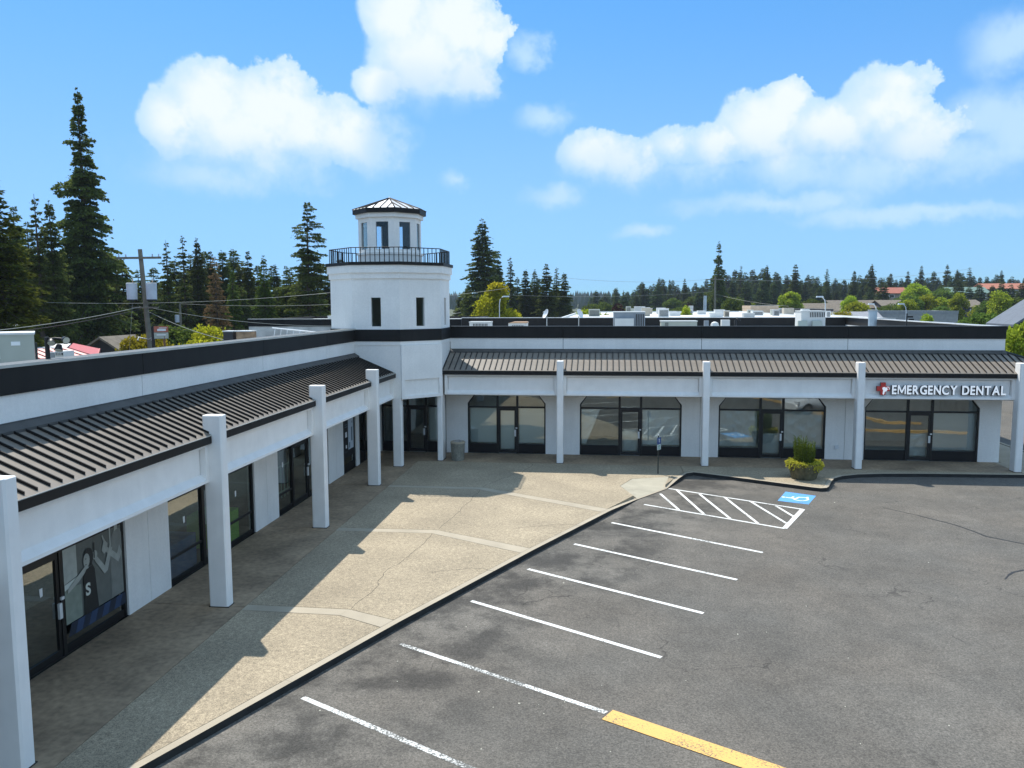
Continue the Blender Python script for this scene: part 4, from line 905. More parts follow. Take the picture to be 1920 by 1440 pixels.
plastic(1.75, 3.45, .48, 2.16, 'crumpled clear plastic filling the pane right of the second shop door', SHM, 2, .07)
plastic(.78, 1.54, .18, 1.2, 'wrinkled plastic over the lower glass of the second shop door', SHT, 3)
plastic(5.28, 7.0, .48, 2.16, 'thin clear plastic inside the pane left of the third shop door', SHT, 4, .06)
plastic(8.2, 9.9, .48, 2.16, 'thin clear plastic behind the pane by the potted shrub', SHT, 9, .05)
plastic(7.2, 8.0, .18, 1.1, 'wrinkled plastic over the lower glass of the third shop door', SHT, 5)
plastic(13.68, 14.5, .18, 1.2, 'wrinkled plastic over the lower glass of the dental shop door', SHT, 6)
plastic(-6.48, -5.2, .48, 2.17, 'grey paper covering the pane left of the first arched shop door', PAPER, 7, .008, nm='window_paper')
plastic(-4.1, -2.9, .48, 2.17, 'grey paper covering the pane right of the first arched shop door', PAPER, 8, .008, nm='window_paper')
plastic(-5.05, -4.26, .18, 2.05, 'grey paper covering the glass of the first arched shop door', PAPER, 10, .008, nm='window_paper')
plastic(14.75, 16.5, .48, 2.16, 'pale film behind the pane right of the dental shop door', SHT, 11, .01, nm='window_film')
plastic(-8.5, -7.7, .52, 2.17, 'dim grey paper in the corner shop front behind the tower column', PAPER, 12, .008, nm='window_paper')

# ------------------------------------------------------------------ things on the walk
tc_ = thing('litter_bin', 'round exposed-aggregate concrete litter bin by the tower column', 'litter bin', (-6.72, 35.85, 0))
m = MB(); m.frustum((-6.72,35.85), .29, .33, 0, .80, 22); m.build('bin_body', pmat('bin_aggregate', (.22,.21,.17), .9, var=.15, scale=4, speck=.5, sscale=45, bump=.4, bscale=60), tc_)
m = MB(); m.frustum((-6.72,35.85), .345, .335, .80, .87, 22); m.build('rim', BAND, tc_)
m = MB(); m.frustum((-6.72,35.85), .2, .12, .87, .93, 14); m.build('ash_tray_lid', pmat('steel_lid', (.5,.5,.5), .3, metal=.8), tc_)
px, py = 8.08, 33.45
pot = thing('flower_pot', 'large ribbed concrete flower pot on the walkway corner beside the accessible stall', 'flower pot', (px, py, 0))
POTM = pmat('pot_mossy_concrete', (.10,.092,.05), .9, var=.45, scale=5, bump=.3, bscale=30, speck=.25)
n = 48; prof = [(.42,0),(.47,.03),(.60,.5),(.64,.58),(.66,.66),(.60,.66),(.57,.56)]
vs = [((r+(.018 if i%2 and 0 < j < 3 else 0))*math.cos(2*math.pi*i/n)+px, (r+(.018 if i%2 and 0 < j < 3 else 0))*math.sin(2*math.pi*i/n)+py, z) for j, (r, z) in enumerate(prof) for i in range(n)]
m = MB(); m.faces(vs, [(j*n+i, j*n+(i+1)%n, (j+1)*n+(i+1)%n, (j+1)*n+i) for j in range(len(prof)-1) for i in range(n)], 0, False); m.build('pot', POTM, pot)
m = MB(); m.frustum((px,py), .575, .575, .50, .56, 20); m.build('soil', pmat('soil', (.03,.02,.012), .95), pot)
def leaves(pts, dirs, size, asp=1.0, seed=0):
    """triangle pairs: one small leaf for every point, laid along its direction"""
    rs = np.random.RandomState(seed); P = np.asarray(pts, float); D = np.asarray(dirs, float); n = len(P)
    D /= np.linalg.norm(D, axis=1)[:, None]+1e-9; S = rs.normal(size=(n, 3)); S -= (S*D).sum(1)[:, None]*D; S /= np.linalg.norm(S, axis=1)[:, None]+1e-9
    L_ = (np.asarray(size)*rs.uniform(.6, 1.3, n))[:, None]; W = L_*asp*.5
    V = np.stack([P, P+D*L_*.5+S*W, P+D*L_, P+D*L_*.5-S*W], 1).reshape(-1, 3); return V
def quad_mesh(name, V, mats, extra=None, smooth=False):
    me = bpy.data.meshes.new(name); n = len(V); ev, ef = (extra.v, extra.f) if extra else ([], [])
    q = n//4; ne = len(ev); me.vertices.add(n+ne); co_ = np.concatenate([V, np.asarray(ev, float).reshape(-1, 3)]) if ne else V
    me.vertices.foreach_set('co', co_.astype(np.float32).ravel())
    ls = [4]*q+[len(f) for f in ef]; idx = list(range(n))+[n+i for f in ef for i in f]
    me.loops.add(len(idx)); me.polygons.add(len(ls)); me.loops.foreach_set('vertex_index', idx)
    me.polygons.foreach_set('loop_start', np.concatenate([[0], np.cumsum(ls)[:-1]]).astype(np.int32)); me.polygons.foreach_set('material_index', [0]*q+[1]*len(ef))
    for m_ in mats: me.materials.append(m_)
    me.update(calc_edges=True); return me
SHRUB = leaf_mat('shrub_green', (.05,.09,.015), (.17,.24,.04), .35); GOLDL = leaf_mat('golden_leaf', (.28,.28,.03), (.62,.56,.08), .4)
BARK = pmat('bark', (.085,.065,.05), .95, var=.3, scale=3, bump=.4, bscale=12); BARKG = pmat('bark_grey', (.13,.12,.105), .95, var=.25, scale=3)
rs = np.random.RandomState(4); pts, dr = [], []
for _ in range(190):
    a = rs.uniform(0, 2*math.pi); r = .04+.34*math.sqrt(rs.uniform()); h = rs.uniform(.6, 1.0)*(1 if math.cos(a+2.6) < .3 else 1.25)*(1.1-.5*r); lean = rs.uniform(.0, .3)
    for z in np.linspace(.06, h, 22): pts.append((px+(r+lean*z*.4)*math.cos(a), py+(r+lean*z*.4)*math.sin(a), .55+z)); dr.append((math.cos(a)*.5+rs.normal()*.4, math.sin(a)*.5+rs.normal()*.4, 1.1))
st = MB()
for a in range(8): st.tube([(px+.08*math.cos(a), py+.08*math.sin(a), .52), (px+.25*math.cos(a), py+.25*math.sin(a), 1.2)], .012, 4)
shr = thing('upright_shrub', 'upright feathery green shrub growing from the ribbed flower pot', 'shrub', (px, py, .56))
me = quad_mesh('foliage', leaves(pts, dr, .085, .35, 2)-np.array([px, py, .56]), [SHRUB]); o = bpy.data.objects.new('foliage', me); C.objects.link(o); o.parent = shr; st.build('stem', BARK, shr)
pts, dr = [], []
for _ in range(1500):
    a = rs.uniform(0, 2*math.pi); r = rs.uniform(.38, .70); z = .60+rs.uniform(0, .14)-max(0, r-.60)*rs.uniform(.2, 1.3); pts.append((px+r*math.cos(a), py+r*math.sin(a), z)); dr.append((math.cos(a)+rs.normal()*.7, math.sin(a)+rs.normal()*.7, rs.normal()*.5+.2))
for _ in range(26):
    a = rs.uniform(0, 2*math.pi)
    for t_ in np.linspace(0, 1, 8): pts.append((px+.67*math.cos(a), py+.67*math.sin(a), .6-t_*rs.uniform(.05, .26))); dr.append((math.cos(a)*.4+rs.normal()*.5, math.sin(a)*.4+rs.normal()*.5, -.6))
me = quad_mesh('trailing_plant', leaves(pts, dr, .085, .7, 3)-np.array([px, py, .56]), [GOLDL]); o = bpy.data.objects.new('trailing_plant', me); C.objects.link(o); o.location = (px, py, .56); tag(o, 'yellow trailing plant spilling over the rim of the flower pot', 'plant')
# accessible parking sign on its post
ps = thing('parking_sign', 'thin dark post with a small blue and white accessible parking sign', 'sign', (2.22, 33.78, 0))
m = MB(); m.box(2.195,2.245,33.755,33.805,-.02,1.56); m.frustum((2.22,33.78), .03, .012, 1.56, 1.64, 8, 0); m.build('post', pmat('post_dark', (.03,.035,.028), .6), ps)
nrm = Vector((.85,-.53)); tg = Vector((.53,.85)); c0 = Vector((2.22,33.78))+nrm*.03
def plate(u0, u1, z0, z1, d, mat, name): m = MB(); q = [c0+tg*u0+nrm*d, c0+tg*u1+nrm*d, c0+tg*u1+nrm*(d+.004), c0+tg*u0+nrm*(d+.004)]; m.prism([tuple(v) for v in q], z0, z1); return m.build(name, mat, ps)
plate(-.16,.16,1.26,1.54,0,pmat('sign_blue', (.03,.07,.22), .5),'blue_plate'); plate(-.16,.16,1.02,1.25,0,pmat('sign_pale', (.55,.62,.6), .5),'white_plate')
for u0,u1,z0,z1 in ((-.03,.02,1.44,1.49),(-.02,.02,1.36,1.44),(-.02,.06,1.34,1.36)): plate(u0,u1,z0,z1,.005,PW,'symbol')
for u0,u1,z0,z1 in ((-.1,.1,1.17,1.2),(-.08,.08,1.12,1.14),(-.1,.1,1.06,1.08)): plate(u0,u1,z0,z1,.005,pmat('print_green', (.05,.2,.12), .6),'print_line')
m = MB(); m.frustum((2.22,33.78), .02, .02, 1.62, 1.68, 8); m.build('finial', PW, ps)
# wall tap box on the pier by the dental shop
m = MB(); m.box(10.42,10.58,37.62,37.7,.5,.66); o = m.build('outlet_box', PW); tag(o, 'small white outlet box low on the pier behind the shrub', 'outlet box')

# ------------------------------------------------------------------ white car standing off to the side, seen in the glass
CARW = pmat('car_white', (.72,.73,.74), .25, var=.01, coat=.6); CARG = glass_mat('car_glass', (.08,.09,.1), 1.6); TYRE = pmat('tyre', (.015,.015,.015), .85); RIMM = pmat('rim_alloy', (.35,.35,.36), .3, metal=.8); LAMPR = pmat('tail_red', (.4,.02,.02), .3); LAMPW = pmat('headlamp', (.7,.72,.75), .15)
def make_car(body, label, loc, rz, group=None, simple=False):
    t = thing('parked_car', label, 'car', loc, group); t.rotation_euler.z = rz
    sec = [(-2.25,.32,.62,.80),(-2.2,.3,.95,.86),(-1.6,.22,1.02,.9),(-.95,.2,1.03,.92),(0,.2,1.03,.92),(1.0,.2,1.02,.92),(1.4,.22,.98,.9),(2.0,.26,.86,.84),(2.25,.34,.66,.7)]
    def loft(secs, rings, mat, name, sm=True):
        m = MB(); n = len(rings(secs[0])); vs = [p for s in secs for p in rings(s)]
        m.faces(vs, [(i*n+k, i*n+(k+1)%n, (i+1)*n+(k+1)%n, (i+1)*n+k) for i in range(len(secs)-1) for k in range(n)], 0, sm); m.poly(vs[:n][::-1]); m.poly(vs[-n:])
        me = m.mesh(name, mat); o = bpy.data.objects.new(name, me); C.objects.link(o); o.parent = t; return o
    loft(sec, lambda s: [(s[0],-s[3]*.9,s[1]),(s[0],-s[3],(s[1]+s[2])*.5),(s[0],-s[3]*.92,s[2]-.06),(s[0],-s[3]*.78,s[2]),(s[0],s[3]*.78,s[2]),(s[0],s[3]*.92,s[2]-.06),(s[0],s[3],(s[1]+s[2])*.5),(s[0],s[3]*.9,s[1])], body, 'body')
    loft([(-2.05,.98,.98,.78),(-1.7,.98,1.45,.74),(-1.2,.98,1.56,.72),(.1,.98,1.58,.72),(.55,.98,1.5,.73),(1.3,.98,1.0,.8)], lambda s: [(s[0],-s[3],s[1]),(s[0],-s[3]+.14*(s[2]-s[1])/.6,s[2]),(s[0],s[3]-.14*(s[2]-s[1])/.6,s[2]),(s[0],s[3],s[1])], CARG, 'windows', False)
    m = MB(); m.hexa([(-1.72,-.6,1.47),(.3,-.6,1.57),(.3,.6,1.57),(-1.72,.6,1.47),(-1.6,-.56,1.54),(.2,-.56,1.62),(.2,.56,1.62),(-1.6,.56,1.54)]); o = bpy.data.objects.new('roof', m.mesh('roof', body)); C.objects.link(o); o.parent = t
    wm_ = MB(); 
    def cyl(m, r, y0, y1, mi=0, n=18):
        vs = [(r*math.cos(2*math.pi*i/n), y, r*math.sin(2*math.pi*i/n)) for y in (y0, y1) for i in range(n)]
        m.faces(vs, [(i,(i+1)%n,n+(i+1)%n,n+i) for i in range(n)], mi, True); m.poly(vs[:n], mi); m.poly(vs[n:][::-1], mi)
    a = MB(); cyl(a, .34, -.11, .11); tm = a.mesh('wheel', TYRE); b = MB(); cyl(b, .22, -.12, .12, 0, 12); rm = b.mesh('rim', RIMM)
    for x in (-1.35, 1.4):
        for y in (-.8, .8):
            o = bpy.data.objects.new('wheel', tm); C.objects.link(o); o.parent = t; o.location = (x, y, .34); r_ = bpy.data.objects.new('rim', rm); C.objects.link(r_); r_.parent = o
    for y in (-.62, .62):
        m = MB(); m.box(2.02,2.2,y-.18,y+.18,.68,.82); o = bpy.data.objects.new('headlight', m.mesh('headlight', LAMPW)); C.objects.link(o); o.parent = t
        m = MB(); m.box(-2.24,-2.12,y-.18,y+.18,.72,.9); o = bpy.data.objects.new('tail_light', m.mesh('tail_light', LAMPR)); C.objects.link(o); o.parent = t
    return t
make_car(CARW, 'white parked car reflected in the third arched shop window', (13.9, 20.3, PL), R(150))
# ------------------------------------------------------------------ roof equipment
GALV = pmat('galvanised', (.42,.43,.42), .45, metal=.3, var=.08); ACG = pmat('ac_grey_green', (.40,.42,.36), .6, var=.05); ACW = pmat('ac_white', (.62,.63,.61), .55, var=.05); ACD = pmat('ac_dark_grille', (.03,.03,.03), .6); ACB = pmat('ac_blue_grey', (.25,.28,.31), .55); RUST = pmat('rusted_sheet', (.30,.20,.12), .85, var=.5, scale=3); ORNG = pmat('orange_tin', (.62,.36,.2), .6)
def bx(p, name, mat, *b): m = MB(); m.box(*b); return m.build(name, mat, p)
def unit(label, x0, x1, y0, y1, z0, z1, body, cat='roof unit', legs=True, grille=None, lid=True, name='roof_unit', group=None):
    t = thing(name, label, cat, ((x0+x1)/2, (y0+y1)/2, z0), group); zz = z0+(.12 if legs else 0)
    bx(t, 'housing', body, x0, x1, y0, y1, zz, z1)
    if legs: bx(t, 'curb', FLASH, x0+.06, x1-.06, y0+.06, y1-.06, z0, zz)
    if lid: bx(t, 'lid', ACW, x0-.03, x1+.03, y0-.03, y1+.03, z1, z1+.05)
    if grille:
        g0, g1, g2, g3 = grille; n = max(4, int((g1-g0)/.09))
        bx(t, 'grille_back', ACD, g0, g1, y0-.012, y0-.002, g2, g3)
        m = MB()
        for k in range(n): a = g0+(g1-g0)*k/n; m.box(a, a+(g1-g0)/n*.35, y0-.03, y0-.013, g2, g3)
        m.build('grille', body, t)
    return t
t = AC0 = unit('large grey-green air conditioner on the near roof at the photo edge', -17.4,-14.55,19.0,20.4,5.2,6.42, ACG)
for y0,y1,z0,z1,nm in ((0,0,0,0,''),): pass
bx(t,'label_plate',STK,-15.05,-14.85,18.985,18.998,6.15,6.25); bx(t,'label_plate',STK,-15.55,-15.3,18.985,18.998,5.82,6.05); bx(t,'label_plate',STK,-15.46,-15.33,18.984,18.997,5.55,5.82)
for x in (-17.0,-16.3,-15.9): bx(t,'panel_seam',FLASH,x,x+.012,18.99,18.999,5.4,6.4)
bx(t,'door_handle',FLASH,-16.05,-15.98,18.97,18.998,5.75,5.86); bx(t,'conduit',CAPM,-14.54,-14.48,19.2,19.26,5.0,6.2)
piv = Vector((-14.55,19.0,0)); rr_ = Matrix.Rotation(R(37), 3, 'Z'); AC0.location = piv+rr_@(AC0.location-piv); AC0.rotation_euler.z = R(37)
unit('small grey box with a white louvred vent beside it on the near roof', -15.66,-15.44,20.95,21.4,4.95,5.84, ACB, lid=False)
unit('white louvred roof vent next to the red roof', -15.43,-15.16,20.95,21.4,4.95,5.87, ACW, grille=(-15.41,-15.18,5.76,5.83), lid=False)
fl = thing('flood_light', 'black floodlight cluster on a post above the near parapet', 'flood light', (-11.35, 15.2, 5.0))
m = MB(); m.tube([(-11.35,15.2,5.0),(-11.35,15.2,6.52)], .045, 8); m.build('post', FRAME, fl); m = MB(); m.tube([(-11.35,15.2,6.47),(-11.2,15.25,6.49),(-11.02,15.3,6.47)], .03, 6); m.build('arm', FRAME, fl)
for x,y,z,dx,dz in ((-11.25,15.2,6.46,.05,-.1),(-11.12,15.25,6.36,.02,-.18),(-11.05,15.3,6.48,.15,-.05)):
    m = MB(); m.tube([(x,y,z),(x+dx*.6,y-.05,z+dz*.6)], .05, 10, 0, .085); o = m.build('lamp_head', FRAME, fl); m = MB(); e = Vector((dx,-.08,dz)).normalized(); p = Vector((x+dx*.6,y-.05,z+dz*.6)); m.tube([p, p+e*.008], .07, 10); m.build('lens', pmat('lamp_lens', (.6,.6,.5), .3), o)
unit('grey box unit with white front panel and dark side on the far roof', .42,2.25,47.6,49.2,5.35,6.6, ACB, grille=(1.68,2.2,5.5,6.5)); bx(None or bpy.data.objects[-1] if False else thing('roof_unit','white louvred hood fixed low on the blue-grey roof box','roof unit',(1,47.5,5.35)),'hood',ACW,.5,1.6,47.3,47.57,5.36,6.25)
unit('low open white roof curb nearest the tower', -8.14,-6.89,47.6,48.6,5.35,6.02, ACW, grille=(-7.95,-7.05,5.5,5.95), lid=True)
t = unit('low roof vent with an orange tin top', -5.8,-4.7,47.7,48.6,5.35,5.98, ACW, lid=False, grille=(-5.6,-4.9,5.45,5.85)); m = MB(); m.hexa([(-5.8,47.65,5.98),(-4.65,47.65,5.98),(-4.65,48.6,5.98),(-5.8,48.6,5.98),(-5.5,47.7,6.06),(-4.68,47.7,6.06),(-4.68,48.5,6.06),(-5.5,48.5,6.06)]); m.build('tin_top', ORNG, t)
unit('long low pale green skylight curb on the far roof', 3.2,5.25,47.7,48.8,5.35,6.06, ACG, lid=True, grille=(3.4,3.6,5.5,6.0))
unit('small blue-grey vent box beside the round white vent', 5.65,5.9,47.6,47.9,5.35,6.12, ACB, lid=False)
t = thing('roof_vent','round white turbine vent between two small boxes','roof vent',(6.25,47.7,5.35)); m = MB(); m.frustum((6.25,47.7),.12,.12,5.35,5.8,12); m.build('pipe',GALV,t); m = MB(); m.frustum((6.25,47.7),.26,.2,5.8,5.98,12); m.frustum((6.25,47.7),.2,.06,5.98,6.06,12); m.build('cowl',ACW,t)
unit('small white roof box with a rounded hood at its right', 6.62,7.08,47.5,48,5.35,6.16, ACW, lid=False)
t = thing('roof_vent','black gooseneck pipe vent right of the small white roof box','roof vent',(7.4,47.6,5.35)); m = MB(); m.tube([(7.4,47.6,5.35),(7.4,47.6,6.15),(7.46,47.6,6.25),(7.6,47.6,6.22),(7.62,47.6,6.1)],.07,8); m.build('pipe',FRAME,t)
t = unit('big white rooftop air handler with slatted front and sloping hoods', 11.2,12.55,48.2,49.7,5.35,6.62, ACW, grille=(11.65,12.5,6.3,6.58))
for x in (10.95,11.75): m = MB(); m.hexa([(x,47.75,5.55),(x+.6,47.75,5.55),(x+.6,48.2,5.55),(x,48.2,5.55),(x+.05,48.05,6.1),(x+.55,48.05,6.1),(x+.55,48.2,6.1),(x+.05,48.2,6.1)]); m.build('hood',ACG,t)
t = thing('roof_mast','short dark mast with a small camera behind the far parapet','mast',(14.12,40,5.35)); m = MB(); m.tube([(14.12,40,5.35),(14.12,40,6.62)],.03,6); m.build('mast',FRAME,t); bx(t,'camera',FRAME,14.13,14.38,39.95,40.05,6.42,6.5); bx(t,'camera',FRAME,14.2,14.42,39.93,40.0,6.3,6.37)
t = thing('roof_vent','pale blue round metal vent by the bright edge flashing','roof vent',(16.5,52.5,5.35)); m = MB(); m.frustum((16.5,52.5),.24,.26,5.35,6.62,16); m.build('drum',pmat('pale_blue_metal',(.36,.45,.52),.4,metal=.3),t); m = MB(); m.frustum((16.5,52.5),.3,.3,6.62,6.68,16); m.build('cap',GALV,t)
t = unit('dark louvred box at the far end of the near roof', -18.2,-17.72,36.6,37.2,4.95,5.85, ACD, lid=True); unit('white sheet metal box streaked with rust at the far end of the near roof', -17.6,-16.9,36.7,37.4,4.95,5.85, RUST, lid=True)
ld = thing('ladder', 'white ladder lying on its side along the near roof', 'ladder', (-14.2, 37.2, 4.95))
m = MB(); m.tube([(-16.0,37.2,6.02),(-12.4,37.2,5.68)],.035,4); m.tube([(-16.0,37.2,5.58),(-12.4,37.2,5.24)],.035,4); m.build('rail',PW,ld)
for k in range(11): m = MB(); x = -15.85+.31*k; z = 6.02-(x+16.0)*.34/3.6; m.tube([(x,37.2,z),(x-.08,37.2,z-.42)],.022,4); m.build('rung',PW,ld)
# ------------------------------------------------------------------ background buildings
CONCW = pmat('stained_grey_wall', (.64,.62,.57), .9, var=.35, scale=.8, detail=8); WROOF = pmat('white_membrane', (.66,.66,.64), .8, var=.08, scale=.2); WIN = pmat('window_dark', (.02,.025,.03), .15, spec=.6)
def bld(label, x0, x1, y0, y1, h, wall, roof, band=None, wins=0, z0=-.2, parapet=.25, name='shop_block', cat='building'):
    t = thing(name, label, cat, ((x0+x1)/2, (y0+y1)/2, z0))
    bx(t,'wall',wall,x0,x1,y0,y1,z0,h-parapet); bx(t,'roof',roof,x0+.2,x1-.2,y0+.2,y1-.2,h-parapet,h-parapet+.05)
    bm2 = band or wall; e = .04
    bx(t,'parapet',bm2,x0-e,x1+e,y0-e,y0+.2,h-parapet*2.2,h); bx(t,'parapet',bm2,x0-e,x0+.2,y0+.2,y1+e,h-parapet*2.2,h); bx(t,'parapet',bm2,x1-.2,x1+e,y0+.2,y1+e,h-parapet*2.2,h); bx(t,'parapet',bm2,x0+.2,x1-.2,y1-.2,y1+e,h-parapet*2.2,h)
    bx(t,'coping',PALE,x0-e-.02,x1+e+.02,y0-e-.02,y0+.22,h,h+.05)
    for k in range(wins):
        w_ = (x1-x0)/wins; a = x0+w_*(k+.15); bx(t,'window',WIN,a,a+w_*.7,y0-.03,y0-.002,z0+.9,z0+2.9)
    return t
bld('grey stained rear block with a black band left of the tower', -28.4,-11.2,61.5,76,5.93,CONCW,WROOF,BLACK,0,parapet=.25)
t_ = unit('white vent on the black banded rear block', -22.2,-21.2,62.5,63.5,5.7,6.15, ACW, lid=True)
bld('wide white flat-roofed store behind the far wing', -5,24,86,150,5.55,CONCW,WROOF,ACW,0)
bld('lower white flat-roofed store further behind', 24.3,34,100,165,5.2,CONCW,WROOF,ACW,0)
bld('beige block standing above the white roofs', 25.8,30.6,149,158,6.5,pmat('beige_wall',(.50,.38,.27),.9),WROOF)
bld('long shop row with a brown band and white front', 31,46,171,185,5.7,pmat('white_wall',(.6,.6,.57),.9),pmat('brown_roof',(.16,.12,.10),.9),pmat('brown_band',(.16,.13,.12),.9),6)
GRYR = pmat('grey_metal_roof',(.28,.28,.29),.6)
def gable(label, x0, x1, y0, y1, ze, zr, wall, roof, axis='x', z0=None, over=.5, wins=3, name='house'):
    z0 = ground_h((x0+x1)/2,(y0+y1)/2)-.5 if z0 is None else z0; t = thing(name, label, 'house', ((x0+x1)/2,(y0+y1)/2,z0))
    bx(t,'wall',wall,x0,x1,y0,y1,z0,ze); m = MB(); o = over; X0,X1,Yq0,Yq1 = x0-o,x1+o,y0-o,y1+o
    if axis == 'x':
        ym = (y0+y1)/2; A = [(X0,Yq0,ze),(X1,Yq0,ze),(X1,ym,zr),(X0,ym,zr)]; B_ = [(X1,Yq1,ze),(X0,Yq1,ze),(X0,ym,zr),(X1,ym,zr)]; g_ = [[(x0,y0,ze),(x0,y1,ze),(x0,ym,zr-.1)],[(x1,y1,ze),(x1,y0,ze),(x1,ym,zr-.1)]]
    else:
        xm = (x0+x1)/2; A = [(X0,Yq1,ze),(X0,Yq0,ze),(xm,Yq0,zr),(xm,Yq1,zr)]; B_ = [(X1,Yq0,ze),(X1,Yq1,ze),(xm,Yq1,zr),(xm,Yq0,zr)]; g_ = [[(x1,y0,ze),(x0,y0,ze),(xm,y0,zr-.1)],[(x0,y1,ze),(x1,y1,ze),(xm,y1,zr-.1)]]
    for nm, f in (('roof',A),('roof',B_)):
        m = MB(); lo = [(a,b,c-.18) for a,b,c in f]; m.hexa(lo+f); m.build(nm, roof, t)
    for f in g_: m = MB(); m.poly(f); m.build('gable', wall, t)
    w_ = (x1-x0)/max(1,wins)
    for k in range(wins):
        f = bx(t,'window',PW,x0+w_*(k+.25),x0+w_*(k+.75),y0-.06,y0-.003,ze-1.7,ze-.5); bx(f,'pane',WIN,x0+w_*(k+.29),x0+w_*(k+.71),y0-.075,y0-.061,ze-1.6,ze-.6)
    return t
REDT = pmat('red_tile',(.36,.12,.075),.85,var=.15); ORT = pmat('orange_tile',(.40,.15,.09),.85,var=.15); GRT = pmat('green_roof',(.14,.22,.18),.7); BRR = pmat('brown_shingle',(.17,.14,.105),.95,var=.25,scale=2); CRM = pmat('cream_wall',(.45,.40,.32),.9); DKW = pmat('dark_wall',(.03,.032,.036),.8); TANW = pmat('tan_wall',(.28,.23,.18),.9)
bld('grey metal roofed shop row beside the bright edge flashing', 49,64,156,168,5.4,pmat('grey_wall',(.34,.33,.33),.9),GRYR,GRYR,7)
gable('grey roofed shop in front of the lime trees', 37,49,150,160,3.6,5.35,TANW,GRYR,wins=5)
gable('red tiled house high on the wooded hillside', 99,110,312,322,10.2,12.4,TANW,REDT); gable('orange tiled house on the hill at the skyline', 131,150,298,309,11.4,13.4,CRM,ORT,wins=5); gable('green roofed house left of the orange roof', 113,125,282,292,9.8,11.9,CRM,GRT)
gable('tan house with a brown roof behind the golden tree', 64,82,238,250,5.4,7.6,TANW,BRR,wins=4); gable('brown roofed house with white windows right of the round vent', 76,102,232,246,5.6,7.6,DKW,BRR,wins=5); gable('low brown roofed house above the shop row', 50,62,215,226,4.8,6.8,TANW,BRR,wins=3)
gable('dark gabled house with pale eaves at the right edge', 31.4,36.5,66,69.5,5.4,7.5,DKW,pmat('slate',(.12,.14,.17),.8),axis='y',z0=-.2,wins=2)
# red mansard shop and brown house on the left
t = thing('red_roof_shop','low shop with a pink red sheet metal mansard roof on the left','building',(-30.8,45.6,-.2)); t.rotation_euler.z = R(33); PINK = pmat('red_sheet',(.52,.10,.10),.5,var=.06); 
x1,y0 = -30.8,45.6
bx(t,'wall',CRM,-46,x1-.5,y0+.5,56,-.2,3.72); bx(t,'roof',WROOF,-45.5,x1-1.8,y0+1.9,55.5,3.7,4.42)
def mans(p,q,r_,s): m = MB(); m.poly([p,q,r_,s]); m.poly([(a,b,c-.04) for a,b,c in (s,r_,q,p)]); return m
n = 30
for k in range(n):
    a = -46+(x1+46)*k/n; b = -46+(x1+46)*(k+1)/n; ta = lambda x: -46+(x+46)*(x1-1.6+46)/(x1+46)
    mans((a+.02,y0,3.98),(b-.02,y0,3.98),(ta(b)-.02,y0+1.7,4.5),(ta(a)+.02,y0+1.7,4.5)).build('roof_panel',PINK,t)
    m = MB(); m.tube([(b,y0,4.01),(ta(b),y0+1.7,4.53)],.02,4); m.build('seam',pmat('dark_red_seam',(.12,.02,.02),.6),t)
mans((x1,y0,3.98),(x1,56,3.98),(x1-1.6,54.3,4.5),(x1-1.6,y0+1.7,4.5)).build('roof_panel',PINK,t); bx(t,'fascia',PINK,-46,x1,y0-.03,y0+.05,3.70,4.0); bx(t,'fascia',PINK,x1-.05,x1+.03,y0+.05,56,3.70,4.0)
gable('brown shingled house behind the big fir trunk', -42.2,-38.4,60.5,64.5,3.1,4.6,DKW,BRR,axis='y',z0=-.3,wins=2)
# ------------------------------------------------------------------ poles, lamps, wires
POLE = pmat('weathered_pole',(.17,.16,.125),.9,var=.25,scale=1.5); TRF = pmat('transformer_grey',(.50,.56,.62),.45); WIRE = pmat('wire_dark',(.03,.03,.03),.6); WIREP = pmat('wire_pale',(.30,.31,.27),.6)
up1 = thing('utility_pole','tall wooden utility pole with two grey transformers','utility pole',(-30.5,51.7,-.3))
m = MB(); m.tube([(-30.6,51.6,-.3),(-30.95,51.45,6),(-31.15,51.3,10.85)],.2,10,0,.14); m.build('pole',POLE,up1)
m = MB(); m.box(-32.75,-29.6,51.1,51.22,10.2,10.34); m.build('crossarm',POLE,up1)
for x in (-32.6,-32.1,-30.2,-29.75): m = MB(); m.frustum((x,51.16),.05,.04,10.34,10.52,8); m.build('insulator',TRF,up1)
for x in (-31.75,-30.35):
    m = MB(); m.frustum((x,51.1),.33,.35,7.5,8.55,16); tr_ = m.build('transformer',TRF,up1); m = MB(); m.frustum((x,51.1),.36,.3,8.55,8.62,16); m.build('lid',GALV,tr_)
    m = MB(); m.frustum((x,51.1),.34,.34,7.4,7.49,16); m.build('base',FRAME,tr_); m = MB(); m.frustum((x+.12,51.05),.04,.03,8.62,8.9,6); m.build('bushing',ORNG,tr_)
m = MB(); m.box(-31.9,-30.0,51.2,51.3,6.9,7.0); m.build('crossarm',POLE,up1)
for x,y in ((-31.3,50.9),(-30.3,50.9)): m = MB(); m.tube([(-30.85,51.3,4.8),(x,y,4.95),(x,y-.15,4.75)],.03,5,0,.07); m.build('flood_lamp',GALV,up1)
up2 = thing('utility_pole','slim utility pole with one transformer at the left edge','utility pole',(-53,66.4,-.3)); m = MB(); m.tube([(-53,66.4,-.3),(-53.1,66.3,7.75)],.17,8,0,.12); m.build('pole',POLE,up2); m = MB(); m.box(-54.6,-51.6,66.2,66.32,7.45,7.58); m.build('crossarm',POLE,up2); m = MB(); m.frustum((-53.5,66.2),.28,.28,5.4,6.3,12); m.build('transformer',TRF,up2); m = MB(); m.tube([(-53,66.4,5.2),(-52,66,5.35),(-51.4,65.9,5.2)],.05,5,0,.1); m.build('street_light',GALV,up2)
